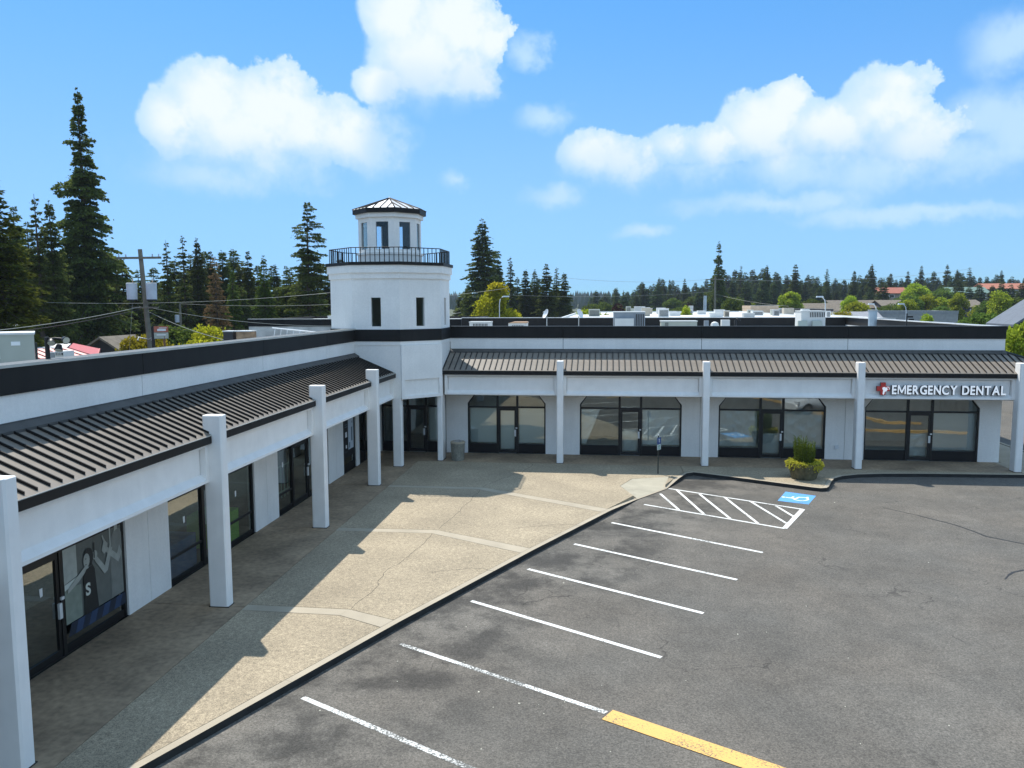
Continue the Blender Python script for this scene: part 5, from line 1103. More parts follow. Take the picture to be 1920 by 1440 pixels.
up3 = thing('utility_pole','short distant pole with a grey meter box among the dark firs','utility pole',(-46.08,83,-.3)); m = MB(); m.tube([(-46.08,83,-.3),(-46.08,83,7.3)],.15,8,0,.11); m.build('pole',POLE,up3); m = MB(); m.frustum((-46.4,82.9),.25,.25,5.2,6.0,10); m.build('transformer',TRF,up3)
up4 = thing('utility_pole','far wooden pole standing in front of the lone tall fir','utility pole',(24.7,188.4,-.3)); m = MB(); m.tube([(24.7,188.4,-.3),(24.6,188.4,13)],.28,8,0,.2); m.build('pole',POLE,up4); m = MB(); m.box(22.4,26.8,188.2,188.4,12.2,12.4); m.build('crossarm',POLE,up4)
up5 = thing('monopole','slim pale blue metal mast beside the far wooden pole','mast',(21.9,184,-.3)); m = MB(); m.tube([(21.9,184,-.3),(21.9,184,8.6)],.4,10,0,.34); m.build('mast',TRF,up5)
def wire(label,p,q,sag,r=.022,mat=WIREP):
    p,q = Vector(p),Vector(q); m = MB(); n = 14; m.tube([p+(q-p)*i/n-Vector((0,0,sag*4*(i/n)*(1-i/n))) for i in range(n+1)],r*.7,4); tag(m.build('power_line',mat),label,'power line')
wire('heavy cable sagging from the transformer pole to the left edge',(-31.2,51.1,7.0),(-33.5,33,5.6),.35,.03,WIREP); wire('second cable just under the heavy one running to the left edge',(-31.2,51.1,6.85),(-33.6,33,5.42),.38,.03,WIRE)
wire('long upper line from the edge pole across the firs to the tower',(-53.1,66.3,7.5),(-15,70,9.2),.9); wire('lower line from the transformer pole toward the banded rear block',(-30.9,51.2,7.0),(-12,66,6.4),1.2)
wire('line rising behind the tower from the rear block trees',(-46,83,7.2),(-10,80,8.6),.8); wire('drop line from the transformer pole to the near roof',(-30.8,51.3,6.7),(-16.5,37.5,5.0),.3,.02); wire('double service line from the pole to the golden bushes',(-30.9,51.3,5.9),(-24,60,4.2),.25,.02,WIRE); wire('guy wire hanging straight down beside the transformers',(-31.7,51.0,7.2),(-31.9,50.2,1.5),.02,.015)
wire('thin high line crossing the firs behind the yellow maple',(-15,150,12.6),(22.4,188.3,12.3),1.0,.03); wire('second thin line crossing low behind the yellow maple',(-20,150,8.7),(24,188.3,9.6),.7,.03); wire('line from the far pole down to the white roofs',(24.7,188.3,9),(37,170,6.3),.4,.03); wire('long line over the hillside trees to the right',(24.7,188.3,12.3),(110,260,17),1.5,.05)
LAMP = pmat('lamp_post_pale',(.62,.66,.68),.4)
sg = thing('roadside_sign','small red and grey roadside sign beside the transformer pole','sign',(-28.75,49.2,-.3))
m = MB(); m.box(-28.62,-28.52,49.28,49.38,-.3,5.1); m.build('post',pmat('rusty_post',(.20,.10,.05),.8),sg); m = MB(); m.box(-29.25,-29.1,49.0,49.15,-.3,5.75); m.build('post',FRAME,sg)
dd = Vector((.86,.5)); nn_ = Vector((.5,-.86))
def sgp(u0,u1,z0,z1,d,mat,nm): m = MB(); p = Vector((-29.08,49.02)); q = [p+dd*u0+nn_*d, p+dd*u1+nn_*d, p+dd*u1+nn_*(d+.02), p+dd*u0+nn_*(d+.02)]; m.prism([tuple(v) for v in q],z0,z1); m.build(nm,mat,sg)
sgp(0,.86,4.92,5.75,0,ACD,'backing'); sgp(0,.86,5.36,5.75,.021,pmat('sign_brick_red',(.42,.12,.07),.6),'upper_panel'); sgp(0,.86,4.95,5.34,.021,ACG,'lower_panel')
sgp(.2,.72,5.44,5.58,.042,PW,'print_band'); sgp(.3,.78,5.62,5.66,.042,PW,'print_band'); sgp(.15,.7,5.16,5.22,.042,STK,'print_band')
def lamp(label,x,y,h,d=1):
    t = thing('street_lamp',label,'street lamp',(x,y,-.2),'curved street lamps beyond the roof'); m = MB(); m.tube([(x,y,-.2),(x,y,h-.9),(x+.08*d,y,h-.4),(x+.35*d,y,h-.08),(x+.8*d,y,h)],.055,8,0,.04); m.build('post',LAMP,t); m = MB(); m.hexa([(x+.7*d-.3,y-.14,h-.1),(x+.7*d+.5,y-.14,h-.1),(x+.7*d+.5,y+.14,h-.1),(x+.7*d-.3,y+.14,h-.1),(x+.7*d-.25,y-.1,h+.06),(x+.7*d+.4,y-.1,h+.06),(x+.7*d+.4,y+.1,h+.06),(x+.7*d-.25,y+.1,h+.06)]); m.build('lamp_head',LAMP,t)
lamp('pale curved street lamp in front of the yellow maple',-12.5,94.2,7.95); lamp('pale curved street lamp right of the big air handler',23.9,92,7.75,-1); lamp('pale curved street lamp above the grey shop roof',36.6,104,6.9,-1); lamp('small curved street lamp over the golden tree',33.4,105,6.9,-1)
for x, y, l in ((-4.29,58.5,'left of the pair of white satellite dishes behind the far wing'),(-2.0,59.2,'right of the pair of white satellite dishes behind the far wing')):
    t = thing('satellite_dish',l,'satellite dish',(x,y,5.35),'satellite dishes on the roof'); m = MB(); m.tube([(x,y,5.35),(x,y,6.2)],.04,6); m.build('mast',GALV,t)
    m = MB(); s_ = -1 if 'left' in l else 1; ax = Vector((s_*.8,-.45,.4)).normalized(); a1 = ax.cross(Vector((0,0,1))).normalized(); a2 = ax.cross(a1); c_ = Vector((x,y,6.35)); rings = [[c_+ax*(.13*(r/.36)**2)+(a1*math.cos(2*math.pi*k/18)+a2*math.sin(2*math.pi*k/18))*r for k in range(18)] for r in (.03,.15,.27,.36)]
    vs = [p for g_ in rings for p in g_]; m.faces(vs,[(i*18+k,i*18+(k+1)%18,(i+1)*18+(k+1)%18,(i+1)*18+k) for i in range(3) for k in range(18)],0,True); m.poly(rings[0]); m.build('dish',PW,t); m = MB(); m.tube([c_-a2*.3+ax*.12,c_+ax*.36],.02,4); m.build('feed_arm',GALV,t)
rb = random.Random(12)
for k in range(26):
    x = rb.uniform(-4,33); y = rb.uniform(90,140); s_ = rb.uniform(.5,1.6); h = rb.uniform(.5,1.3); zb = 5.3
    if x > 23.2: y = rb.uniform(104,160); zb = 4.98; x = max(x,24.8)
    unit('small pale unit among many on the white roofs behind the far wing',x,x+s_,y,y+s_,zb,zb+h,rb.choice([ACW,ACW,GALV,ACG,CRM]),lid=rb.random()<.6,legs=False,grille=(x+.1,x+s_-.1,zb+.15,zb+h-.15) if rb.random()<.35 else None,group='units scattered over the white roofs')
make_car(CARW,'white car parked far off beside the dark gabled house',(47,112,PL),R(200)); make_car(pmat('car_black',(.02,.02,.022),.25,coat=.6),'black car parked in front of the far white car',(44,104,PL),R(190)); make_car(pmat('car_silver',(.45,.46,.48),.3,coat=.5,metal=.4),'silver car parked behind the end of the far roof',(50,128,PL),R(15))
# ------------------------------------------------------------------ trees
FIRL = leaf_mat('fir_needles',(.018,.028,.010),(.18,.215,.055),.5); CEDL = leaf_mat('cedar_needles',(.02,.034,.008),(.16,.20,.035),.45); DEADL = leaf_mat('dead_needles',(.10,.062,.03),(.30,.19,.09),.3); FARL = leaf_mat('far_needles',(.028,.044,.016),(.15,.19,.065),.42)
MAPL = leaf_mat('maple_leaves',(.22,.26,.012),(.55,.56,.035),.58,(9.5,15.5,(.62,.36,.02))); LIML = leaf_mat('lime_leaves',(.13,.18,.012),(.46,.52,.05),.55); GRNL = leaf_mat('green_leaves',(.045,.08,.014),(.17,.22,.04),.45); GLDL = leaf_mat('gold_leaves',(.16,.16,.012),(.46,.41,.03),.52); PLML = leaf_mat('plum_leaves',(.02,.008,.008),(.08,.025,.022),.2)
def conifer(name, seed, n, mat, H=20., Rr=3.2, zb=.06, size=.34, gap=0., pw=.8, droop=.35, up=.12, nb=150, ragged=.35, bare=0):
    rs = np.random.RandomState(seed); P, D, S_ = [], [], []; tk = MB(); bend = rs.uniform(-.25, .25, 2)
    tk.tube([(0,0,0),(bend[0]*.5,bend[1]*.5,H*.5),(0,0,H*.985)], H*.017, 7, 0, .02)
    ts = np.sort(rs.uniform(0, 1, nb)**.85); wave = rs.uniform(.55, 1.2, 16); sect = rs.uniform(0, 2*math.pi, 16)
    tot = (ts**pw+.06).sum(); a = rs.uniform(0, 6)
    for t in ts:
        z0 = H*(1-t*(1-zb)); a += 2.4+rs.normal()*.35; b_ = int(t*15.9); L = Rr*(t**pw+.035)*rs.uniform(1-ragged, 1.08)*(wave[b_]*gap+(1-gap))
        if gap and math.cos(a-sect[b_]) > .55 and rs.uniform() < gap: L *= .35
        if bare and rs.uniform() < bare: L *= .5
        L *= 1+(.15 if rs.uniform() < .12 else 0); k = max(5, int(n*(t**pw+.06)/tot)); s = rs.uniform(.08, 1, k)**.75
        up_ = up*(1-t*.6)+rs.normal()*.06; rr = s*L; dz = (up_*s-droop*(.5+t*.6)*s*s)*L; lat = rs.normal(size=k)*.27*L*(1.25-s); ca, sa = math.cos(a), math.sin(a)
        P.append(np.stack([rr*ca-lat*sa, rr*sa+lat*ca, z0+dz-np.abs(lat)*.25+rs.normal(size=k)*.05], 1)); sg = np.sign(lat+1e-6)
        D.append(np.stack([ca*.8-sa*sg*.7+rs.normal(size=k)*.3, sa*.8+ca*sg*.7+rs.normal(size=k)*.3, -.45+rs.normal(size=k)*.35], 1)); S_.append(np.full(k, size*(.55+.6*t**.5)))
        if L > .8: tk.tube([(0,0,z0),(ca*L*.5,sa*L*.5,z0+(up_*.5-droop*.2)*L),(ca*L*.9,sa*L*.9,z0+(up_*.9-droop*.75*(.5+t*.6))*L)], .05*L/Rr+.02, 3, 0, .012, cap=False)
    V = leaves(np.concatenate(P), np.concatenate(D), np.concatenate(S_), .55, seed)
    return quad_mesh('crown_'+name, V, [mat]), tk.mesh('trunk_'+name, BARK), H, Rr*2*.9
def broad(name, seed, n, mat, H=8., Rr=3., size=.34, lobes=26, zc=.56, zr=.44, cone=0.):
    rs = np.random.RandomState(seed); P, D = [], []; tk = MB(); tk.tube([(0,0,0),(.05,0,H*.25),(0,.05,H*.6)], H*.028, 7, 0, .05)
    for i in range(lobes):
        d = rs.normal(size=3); d /= np.linalg.norm(d); q = rs.uniform(.35, .8)**.6; zz = H*zc+d[2]*q*H*zr*.85; f = 1-cone*max(0, (zz/H-.35)/.65); c_ = np.array([d[0]*q*Rr*.8*f, d[1]*q*Rr*.8*f, zz]); r_ = Rr*rs.uniform(.24, .42)*(.6+.4*f)
        k = n//lobes; g_ = rs.normal(size=(k, 3)); g_ /= np.linalg.norm(g_, axis=1)[:, None]; rad = r_*rs.uniform(.25, 1.12, k)**.6
        P.append(c_+g_*rad[:, None]*np.array([1,1,.85])); D.append(g_+rs.normal(size=(k, 3))*.8+np.array([0,0,.15])); tk.tube([(0,0,H*rs.uniform(.18,.4)), tuple(c_*np.array([.55,.55,.8])), tuple(c_)], H*.008, 4, 0, .015, cap=False)
    V = leaves(np.concatenate(P), np.concatenate(D), np.full(sum(len(p) for p in P), size), .8, seed); V[:, 2] = np.maximum(V[:, 2], .05)
    return quad_mesh('crown_'+name, V, [mat]), tk.mesh('trunk_'+name, BARKG), H, Rr*2
PROT = {
 'hero': [conifer('hero', 11, 60000, FIRL, 20, 3.3, .15, .23, .75, .84, .34, .16, 330, .55)],
 'snag': [conifer('snag', 12, 34000, FIRL, 20, 3.4, .15, .26, .75, .42, .28, .2, 170, .6)],
 'cedar': [conifer('cedar%d' % k, 20+k, 34000, CEDL, 20, 3.2, .02, .28, .3, .75, .5, .1, 330, .35) for k in range(2)],
 'fir': [conifer('fir%d' % k, 30+k, 36000, FIRL, 20, 3.0, .05, .29, .5, .72, .4, .14, 320, .5) for k in range(4)],
 'sparse': [conifer('sparse%d' % k, 40+k, 12000, FIRL, 20, 2.9, .12, .32, .6, .7, .35, .16, 105, .5, bare=.35) for k in range(2)],
 'dead': [conifer('dead', 50, 14000, DEADL, 20, 3.0, .05, .28, .3, .7, .35, .1, 190, .35)],
 'back': [conifer('back%d' % k, 60+k, 22000, FIRL, 20, 3.3, .02, .42, .45, .62, .42, .12, 260, .45) for k in range(3)],
 'far': [conifer('far%d' % k, 70+k, 9000, FARL, 20, 3.4, .03, .66, .45, .58, .4, .1, 160, .45) for k in range(4)],
 'maple': [broad('maple', 80, 17000, MAPL, 9, 3.6, .26, 44, .52, .52, .85)],
 'lime': [broad('lime%d' % k, 82+k, 7500, LIML, 8, 3, .30, 26, .52, .44, .5) for k in range(2)],
 'green': [broad('green%d' % k, 86+k, 6500, GRNL, 8, 3, .32, 24, .52, .42, .2) for k in range(2)],
 'gold': [broad('gold%d' % k, 90+k, 8500, GLDL, 7, 3.4, .26, 30, .5, .42, .1) for k in range(2)],
 'plum': [broad('plum', 94, 5000, PLML, 7, 3.4, .34, 22, .52, .38, .1)]}
TREES= [('hero', -53.6, 78.5, -0.3, 29.5, 8.8, None), ('cedar', -39.1, 48.1, -0.3, 15.8, 7.4, 'broad dense cedar filling the left edge of the photo'), ('cedar', -54.7, 71.5, -0.3, 15.4, 5.4, 'soft cedar directly right of the slim edge pole'), ('sparse', -50.5, 67.1, -0.3, 17.5, 4.4, 'thin see-through fir at the left of the pair beside the tallest fir'), ('fir', -50.8, 69.4, -0.3, 17.1, 4.6, 'full fir at the right of the pair just left of the tallest fir'), ('fir', -63.3, 90.0, -0.3, 16.1, 6.9, 'fir half hidden behind the tallest fir'), ('fir', -58.6, 74.8, -0.3, 17.3, 5.7, 'dark fir between the edge cedar and the see-through fir'), ('sparse', -52.1, 91.2, -0.3, 15.3, 4.0, 'thin fir right of the transformer pole, left one of two twins'), ('sparse', -51.9, 94.7, -0.3, 15.9, 4.2, 'thin fir right of the transformer pole, right one of two twins'), ('fir', -52.3, 99.0, -0.3, 15.9, 4.6, 'fir rising just left of the brown dead conifer'), ('fir', -53.7, 105.1, -0.3, 14.7, 5.2, 'fir directly behind the brown dead conifer'), ('dead', -41.5, 82.1, -0.3, 12.6, 3.8, None), ('fir', -53.2, 107.6, -0.3, 15.0, 6.4, 'tall fir showing over the right side of the brown dead conifer'), ('cedar', -43.4, 90.1, -0.3, 11.8, 3.1, 'narrow cedar just right of the brown dead conifer'), ('fir', -49.3, 107.2, -0.3, 14.8, 4.5, 'slim fir left of the sharply pointed cedar'), ('cedar', -40.2, 91.6, -0.3, 13.2, 4.1, 'sharply pointed cedar standing midway between dead conifer and lone fir'), ('cedar', -39.4, 96.3, -0.3, 12.2, 4.6, 'cedar touching the left side of the lone broken-crowned fir'), ('snag', -34.7, 91.6, -0.3, 19.2, 6.5, None), ('cedar', -46.0, 116.2, -0.3, 11.4, 5.0, 'low cedar at the foot of the lone broken-crowned fir'), ('fir', -35.5, 97.7, -0.3, 9.4, 4.1, 'small fir squeezed between the lone fir and the tower'), ('back', -75.2, 93.5, -0.3, 17.8, 9.7, None), ('back', -76.7, 98.7, -0.3, 17.6, 10.1, None), ('back', -77.7, 104.2, -0.3, 15.9, 11.1, None), ('back', -74.7, 103.9, -0.3, 14.4, 10.3, None), ('back', -68.7, 104.4, -0.3, 15.1, 10.1, None), ('back', -68.5, 108.1, -0.3, 13.5, 9.8, None), ('back', -67.8, 110.9, -0.3, 12.5, 9.9, None), ('back', -67.1, 113.7, -0.3, 12.9, 9.5, None), ('back', -63.6, 113.4, -0.3, 14.1, 9.9, None), ('back', -64.0, 118.9, -0.3, 15.2, 10.9, None), ('back', -63.5, 122.5, -0.3, 15.8, 10.5, None), ('back', -58.4, 121.7, -0.3, 16.1, 10.3, None), ('back', -54.3, 115.9, -0.3, 13.7, 9.2, None), ('back', -53.1, 118.7, -0.3, 13.3, 9.3, None), ('back', -51.7, 121.5, -0.3, 13.6, 9.5, None), ('back', -50.6, 125.2, -0.3, 13.3, 10.3, None), ('back', -49.3, 128.9, -0.3, 14.8, 9.9, None), ('back', -48.4, 131.4, -0.3, 14.0, 10.7, None), ('back', -45.7, 130.2, -0.3, 13.0, 9.9, None), ('back', -44.7, 132.7, -0.3, 14.9, 10.0, None), ('back', -60.8, 94.1, -0.3, 10.4, 8.0, None), ('back', -60.6, 97.7, -0.3, 10.2, 8.3, None), ('back', -59.1, 102.1, -0.3, 10.0, 8.5, None), ('back', -55.9, 101.7, -0.3, 9.9, 8.3, None), ('back', -47.6, 101.4, -0.3, 9.7, 8.0, None), ('back', -43.5, 103.2, -0.3, 9.7, 7.0, None), ('back', -76.9, 92.1, -0.3, 15.7, 9.7, None), ('back', -78.2, 91.0, -0.3, 16.9, 9.7, None), ('back', -72.6, 105.4, -0.3, 12.3, 10.3, None), ('fir', -22.8, 148.3, -0.3, 22.9, 10.5, 'tallest fir right of the tower, rising behind the yellow maple'), ('fir', -21.2, 156.6, -0.3, 17.6, 6.3, 'fir leaning on the right side of the tallest fir by the maple'), ('sparse', -18.9, 158.9, -0.3, 16.9, 4.9, 'thin pointed fir behind the right shoulder of the yellow maple'), ('fir', -16.4, 164.2, -0.3, 14.3, 5.7, 'fir over the left satellite dish, left half of the clump'), ('cedar', -14.8, 167.4, -0.3, 14.4, 5.6, 'cedar in the middle of the clump right of the yellow maple'), ('fir', -11.8, 159.6, -0.3, 15.2, 6.4, 'tallest fir of the clump over the satellite dishes'), ('sparse', -10.2, 165.7, -0.3, 15.0, 4.9, 'thin fir second from the right end of the clump past the maple'), ('fir', -8.5, 163.8, -0.3, 13.6, 5.9, 'last fir at the right end of the clump over the dishes'), ('fir', -29.7, 172.5, -0.3, 11.8, 5.8, None), ('fir', -33.3, 182.0, -0.3, 9.9, 5.7, None), ('fir', -19.2, 173.9, -0.3, 13.0, 5.8, None), ('fir', -15.0, 179.4, -0.3, 13.1, 6.0, None), ('fir', -11.1, 174.6, -0.3, 11.8, 6.3, None), ('fir', -22.0, 168.6, -0.3, 13.4, 6.8, None)]
FAR= [('fir', 28.6, 213.1, -0.2, 22.9, 6.0, 'lone tall fir towering over the white roofs by the wooden pole'), ('sparse', 52.3, 325.8, 2.77, 18.6, 5.7, 'thin fir on the skyline just right of the lone tall fir'), ('fir', 56.2, 294.7, 2.17, 18.0, 6.8, 'broad fir on the skyline over the beige block'), ('fir', 63.4, 283.0, 2.05, 17.8, 7.7, 'prominent broad fir on the skyline left of the big air handler'), ('sparse', 85.7, 329.0, 4.45, 16.0, 5.4, 'thin fir on the skyline over the big air handler'), ('fir', 92.4, 316.8, 3.96, 14.9, 5.7, 'full fir on the skyline left of the red tiled house'), ('fir', 95.1, 305.6, 3.48, 17.2, 6.8, 'tall fir on the skyline right above the red tiled house'), ('fir', 137.8, 375.5, 7.39, 15.5, 5.8, None), ('fir', 143.5, 362.7, 6.92, 15.8, 6.7, 'tall fir on the skyline left of the green roofed house'), ('sparse', 155.0, 368.7, 7.39, 14.3, 6.9, 'thin fir on the skyline above the green roofed house'), ('fir', 154.5, 379.8, 7.85, 13.4, 6.0, None), ('fir', 174.1, 382.2, 8.28, 12.5, 5.6, 'fir on the skyline behind the orange tiled house'), ('fir', 139.5, 396.2, 8.28, 13.0, 5.6, None), ('fir', 107.4, 322.6, 4.45, 13.5, 6.3, None), ('fir', 20.9, 329.3, 0.41, 16.7, 5.3, None), ('fir', 31.0, 328.5, 1.1, 15.5, 5.3, None), ('fir', 3.5, 300.0, -0.28, 12.4, 4.4, None), ('fir', 27.4, 359.0, 1.03, 16.1, 4.3, None), ('fir', 15.0, 339.7, 0.11, 14.8, 5.0, None), ('far', -8.1, 426.4, -0.3, 10.6, 10.4, None), ('far', -4.9, 388.5, -0.3, 13.2, 11.6, None), ('far', -0.7, 412.4, -0.3, 12.2, 12.3, None), ('far', 0.5, 417.5, -0.3, 12.2, 12.7, None), ('far', 4.9, 425.0, -0.24, 15.4, 12.3, None), ('far', 6.3, 439.0, -0.21, 12.5, 11.2, None), ('far', 11.6, 447.9, 0.0, 13.2, 11.0, None), ('far', 12.6, 374.7, 0.04, 13.1, 7.9, None), ('far', 15.6, 392.8, 0.22, 15.7, 10.8, None), ('far', 18.5, 423.9, 0.44, 17.3, 11.4, None), ('far', 24.9, 468.3, 0.95, 15.9, 14.2, None), ('far', 26.5, 458.8, 1.12, 16.6, 14.5, None), ('far', 28.5, 422.1, 1.33, 18.4, 12.6, None), ('far', 25.9, 368.8, 0.95, 14.1, 11.7, None), ('far', 35.4, 443.2, 2.08, 17.0, 10.4, None), ('far', 37.5, 437.4, 2.34, 14.2, 9.0, None), ('far', 45.0, 467.7, 3.22, 11.6, 12.2, None), ('far', 37.3, 379.9, 2.11, 12.3, 7.8, None), ('far', 48.6, 452.9, 3.73, 14.3, 9.3, None), ('far', 47.0, 407.9, 3.41, 12.3, 10.0, None), ('far', 51.1, 425.1, 4.03, 15.0, 11.4, None), ('far', 48.9, 383.0, 3.43, 15.7, 11.0, None), ('far', 48.7, 358.0, 3.07, 15.4, 9.6, None), ('far', 59.7, 425.4, 5.13, 18.1, 11.7, None), ('far', 57.6, 394.6, 4.57, 16.0, 11.2, None), ('far', 66.0, 429.3, 5.95, 17.9, 9.0, None), ('far', 62.2, 390.3, 5.03, 15.7, 10.7, None), ('far', 64.3, 387.8, 5.21, 15.9, 10.6, None), ('far', 75.7, 434.3, 7.15, 17.4, 11.8, None), ('far', 66.5, 374.8, 5.17, 14.3, 8.7, None), ('far', 72.6, 390.0, 6.09, 16.9, 9.4, None), ('far', 75.1, 389.9, 6.31, 14.1, 8.7, None), ('far', 73.8, 365.9, 5.53, 15.1, 8.4, None), ('far', 76.3, 372.5, 5.91, 13.1, 11.4, None), ('far', 83.2, 389.2, 6.91, 12.8, 11.8, None), ('far', 84.3, 389.1, 6.97, 11.7, 9.2, None), ('far', 82.3, 368.1, 6.12, 12.8, 11.7, None), ('far', 91.8, 397.3, 7.63, 10.1, 12.9, None), ('far', 105.0, 439.7, 9.45, 12.0, 13.0, None), ('far', 91.2, 374.1, 6.67, 12.1, 9.2, None), ('far', 88.3, 354.1, 5.7, 12.3, 10.8, None), ('far', 114.4, 444.5, 9.71, 7.8, 14.1, None), ('far', 99.2, 380.3, 7.07, 9.6, 8.6, None), ('far', 111.5, 412.5, 8.59, 10.1, 13.3, None), ('far', 118.2, 430.1, 9.29, 7.8, 11.4, None), ('far', 102.3, 364.8, 6.38, 10.4, 11.3, None), ('far', 100.9, 346.4, 5.49, 9.7, 10.7, None), ('far', 111.2, 373.3, 6.9, 12.0, 9.0, None), ('far', 104.2, 344.8, 5.46, 11.4, 10.5, None), ('far', 136.6, 446.8, 9.95, 11.6, 9.7, None), ('far', 117.8, 376.6, 7.14, 11.2, 9.4, None), ('far', 116.6, 362.7, 6.49, 11.0, 9.2, None), ('far', 124.1, 382.2, 7.48, 10.4, 11.5, None), ('far', 139.9, 423.6, 9.29, 10.3, 12.1, None), ('far', 128.8, 379.7, 7.44, 9.6, 10.1, None), ('far', 133.9, 388.2, 7.88, 9.9, 11.6, None), ('far', 134.3, 383.9, 7.7, 8.7, 8.5, None), ('far', 154.4, 432.0, 9.7, 7.0, 11.2, None), ('far', 152.8, 422.7, 9.41, 9.6, 9.6, None), ('far', 153.4, 413.1, 9.1, 8.7, 12.3, None), ('far', 131.7, 352.0, 6.23, 11.1, 7.5, None), ('far', 162.6, 426.9, 9.65, 12.5, 9.6, None), ('far', 163.1, 422.5, 9.52, 9.6, 9.7, None), ('far', 165.1, 416.3, 9.35, 8.9, 12.0, None), ('far', 138.4, 345.0, 6.03, 11.7, 10.6, None), ('far', 159.7, 390.6, 8.37, 12.2, 10.0, None), ('far', 163.2, 395.4, 8.6, 11.6, 9.8, None), ('far', 154.5, 367.4, 7.33, 11.3, 9.8, None), ('far', 158.6, 373.1, 7.64, 10.7, 12.8, None), ('far', 172.2, 398.5, 8.85, 9.5, 12.6, None), ('far', 151.6, 344.6, 6.27, 10.8, 11.5, None), ('far', 166.5, 373.3, 7.79, 9.0, 10.7, None), ('far', 174.3, 387.0, 8.47, 11.0, 9.5, None), ('far', 162.9, 357.1, 7.04, 9.8, 12.3, None), ('far', 163.8, 353.3, 6.89, 9.2, 10.5, None), ('far', 160.4, 343.3, 6.39, 10.6, 9.3, None), ('far', 201.0, 423.8, 9.99, 7.9, 10.2, None), ('far', 195.4, 405.8, 9.44, 9.0, 13.5, None), ('far', 177.0, 363.2, 7.58, 8.3, 12.2, None), ('far', -7.9, 287.5, -0.3, 6.5, 8.5, None), ('far', -4.4, 288.1, -0.3, 5.4, 10.9, None), ('far', -2.2, 334.4, -0.3, 9.1, 12.0, None), ('far', 2.6, 301.7, -0.29, 7.5, 9.3, None), ('far', 6.3, 291.8, -0.24, 11.2, 11.0, None), ('far', 10.9, 294.9, -0.14, 10.1, 7.9, None), ('far', 16.7, 341.2, 0.2, 13.2, 11.7, None), ('far', 19.7, 319.3, 0.3, 13.9, 9.7, None), ('far', 25.4, 339.6, 0.77, 10.0, 9.5, None), ('far', 27.5, 319.5, 0.78, 9.7, 9.8, None), ('far', 34.0, 340.4, 1.46, 10.3, 12.5, None), ('far', 32.9, 294.6, 0.87, 11.8, 9.8, None), ('far', 40.0, 315.9, 1.63, 11.8, 9.2, None), ('far', 37.8, 276.7, 0.85, 11.5, 9.9, None), ('far', 47.1, 311.3, 2.06, 13.3, 11.4, None), ('far', 46.7, 279.4, 1.32, 13.0, 8.7, None), ('far', 57.0, 320.4, 2.97, 11.6, 11.0, None), ('far', 50.2, 268.5, 1.18, 13.7, 10.4, None), ('far', 57.7, 289.3, 2.07, 11.9, 9.2, None), ('far', 69.5, 326.2, 3.89, 10.1, 10.4, None), ('far', 71.1, 320.6, 3.75, 11.9, 9.2, None), ('far', 74.5, 317.1, 3.72, 11.0, 10.5, None), ('far', 73.3, 290.8, 2.55, 9.8, 8.6, None), ('far', 73.1, 279.4, 2.07, 9.9, 8.5, None), ('far', 89.6, 329.2, 4.51, 7.3, 13.1, None), ('far', 94.7, 330.0, 4.61, 7.8, 12.0, None), ('far', 90.1, 301.9, 3.24, 8.1, 10.4, None), ('far', 90.8, 293.1, 2.86, 9.3, 10.9, None), ('far', 84.3, 259.4, 1.43, 11.7, 9.2, None), ('far', 109.5, 323.9, 4.55, 8.7, 11.7, None), ('far', 90.2, 258.5, 1.47, 9.1, 9.5, None), ('far', 115.3, 319.6, 4.44, 10.0, 11.5, None), ('far', 117.6, 313.0, 4.17, 8.6, 9.5, None), ('far', 107.1, 275.7, 2.37, 10.2, 10.8, None), ('far', 121.8, 303.2, 3.8, 8.6, 10.6, None), ('far', 107.8, 263.8, 1.91, 12.0, 7.9, None), ('far', 117.1, 278.0, 2.63, 9.6, 10.2, None), ('far', 119.1, 275.5, 2.56, 10.4, 11.0, None), ('far', 121.4, 272.0, 2.46, 9.7, 9.4, None), ('far', 118.6, 259.9, 1.94, 11.2, 7.6, None), ('far', 120.8, 258.9, 1.94, 10.3, 8.3, None), ('far', 120.1, 251.0, 1.64, 11.1, 7.5, None), ('far', 133.3, 272.8, 2.71, 10.4, 8.2, None)]
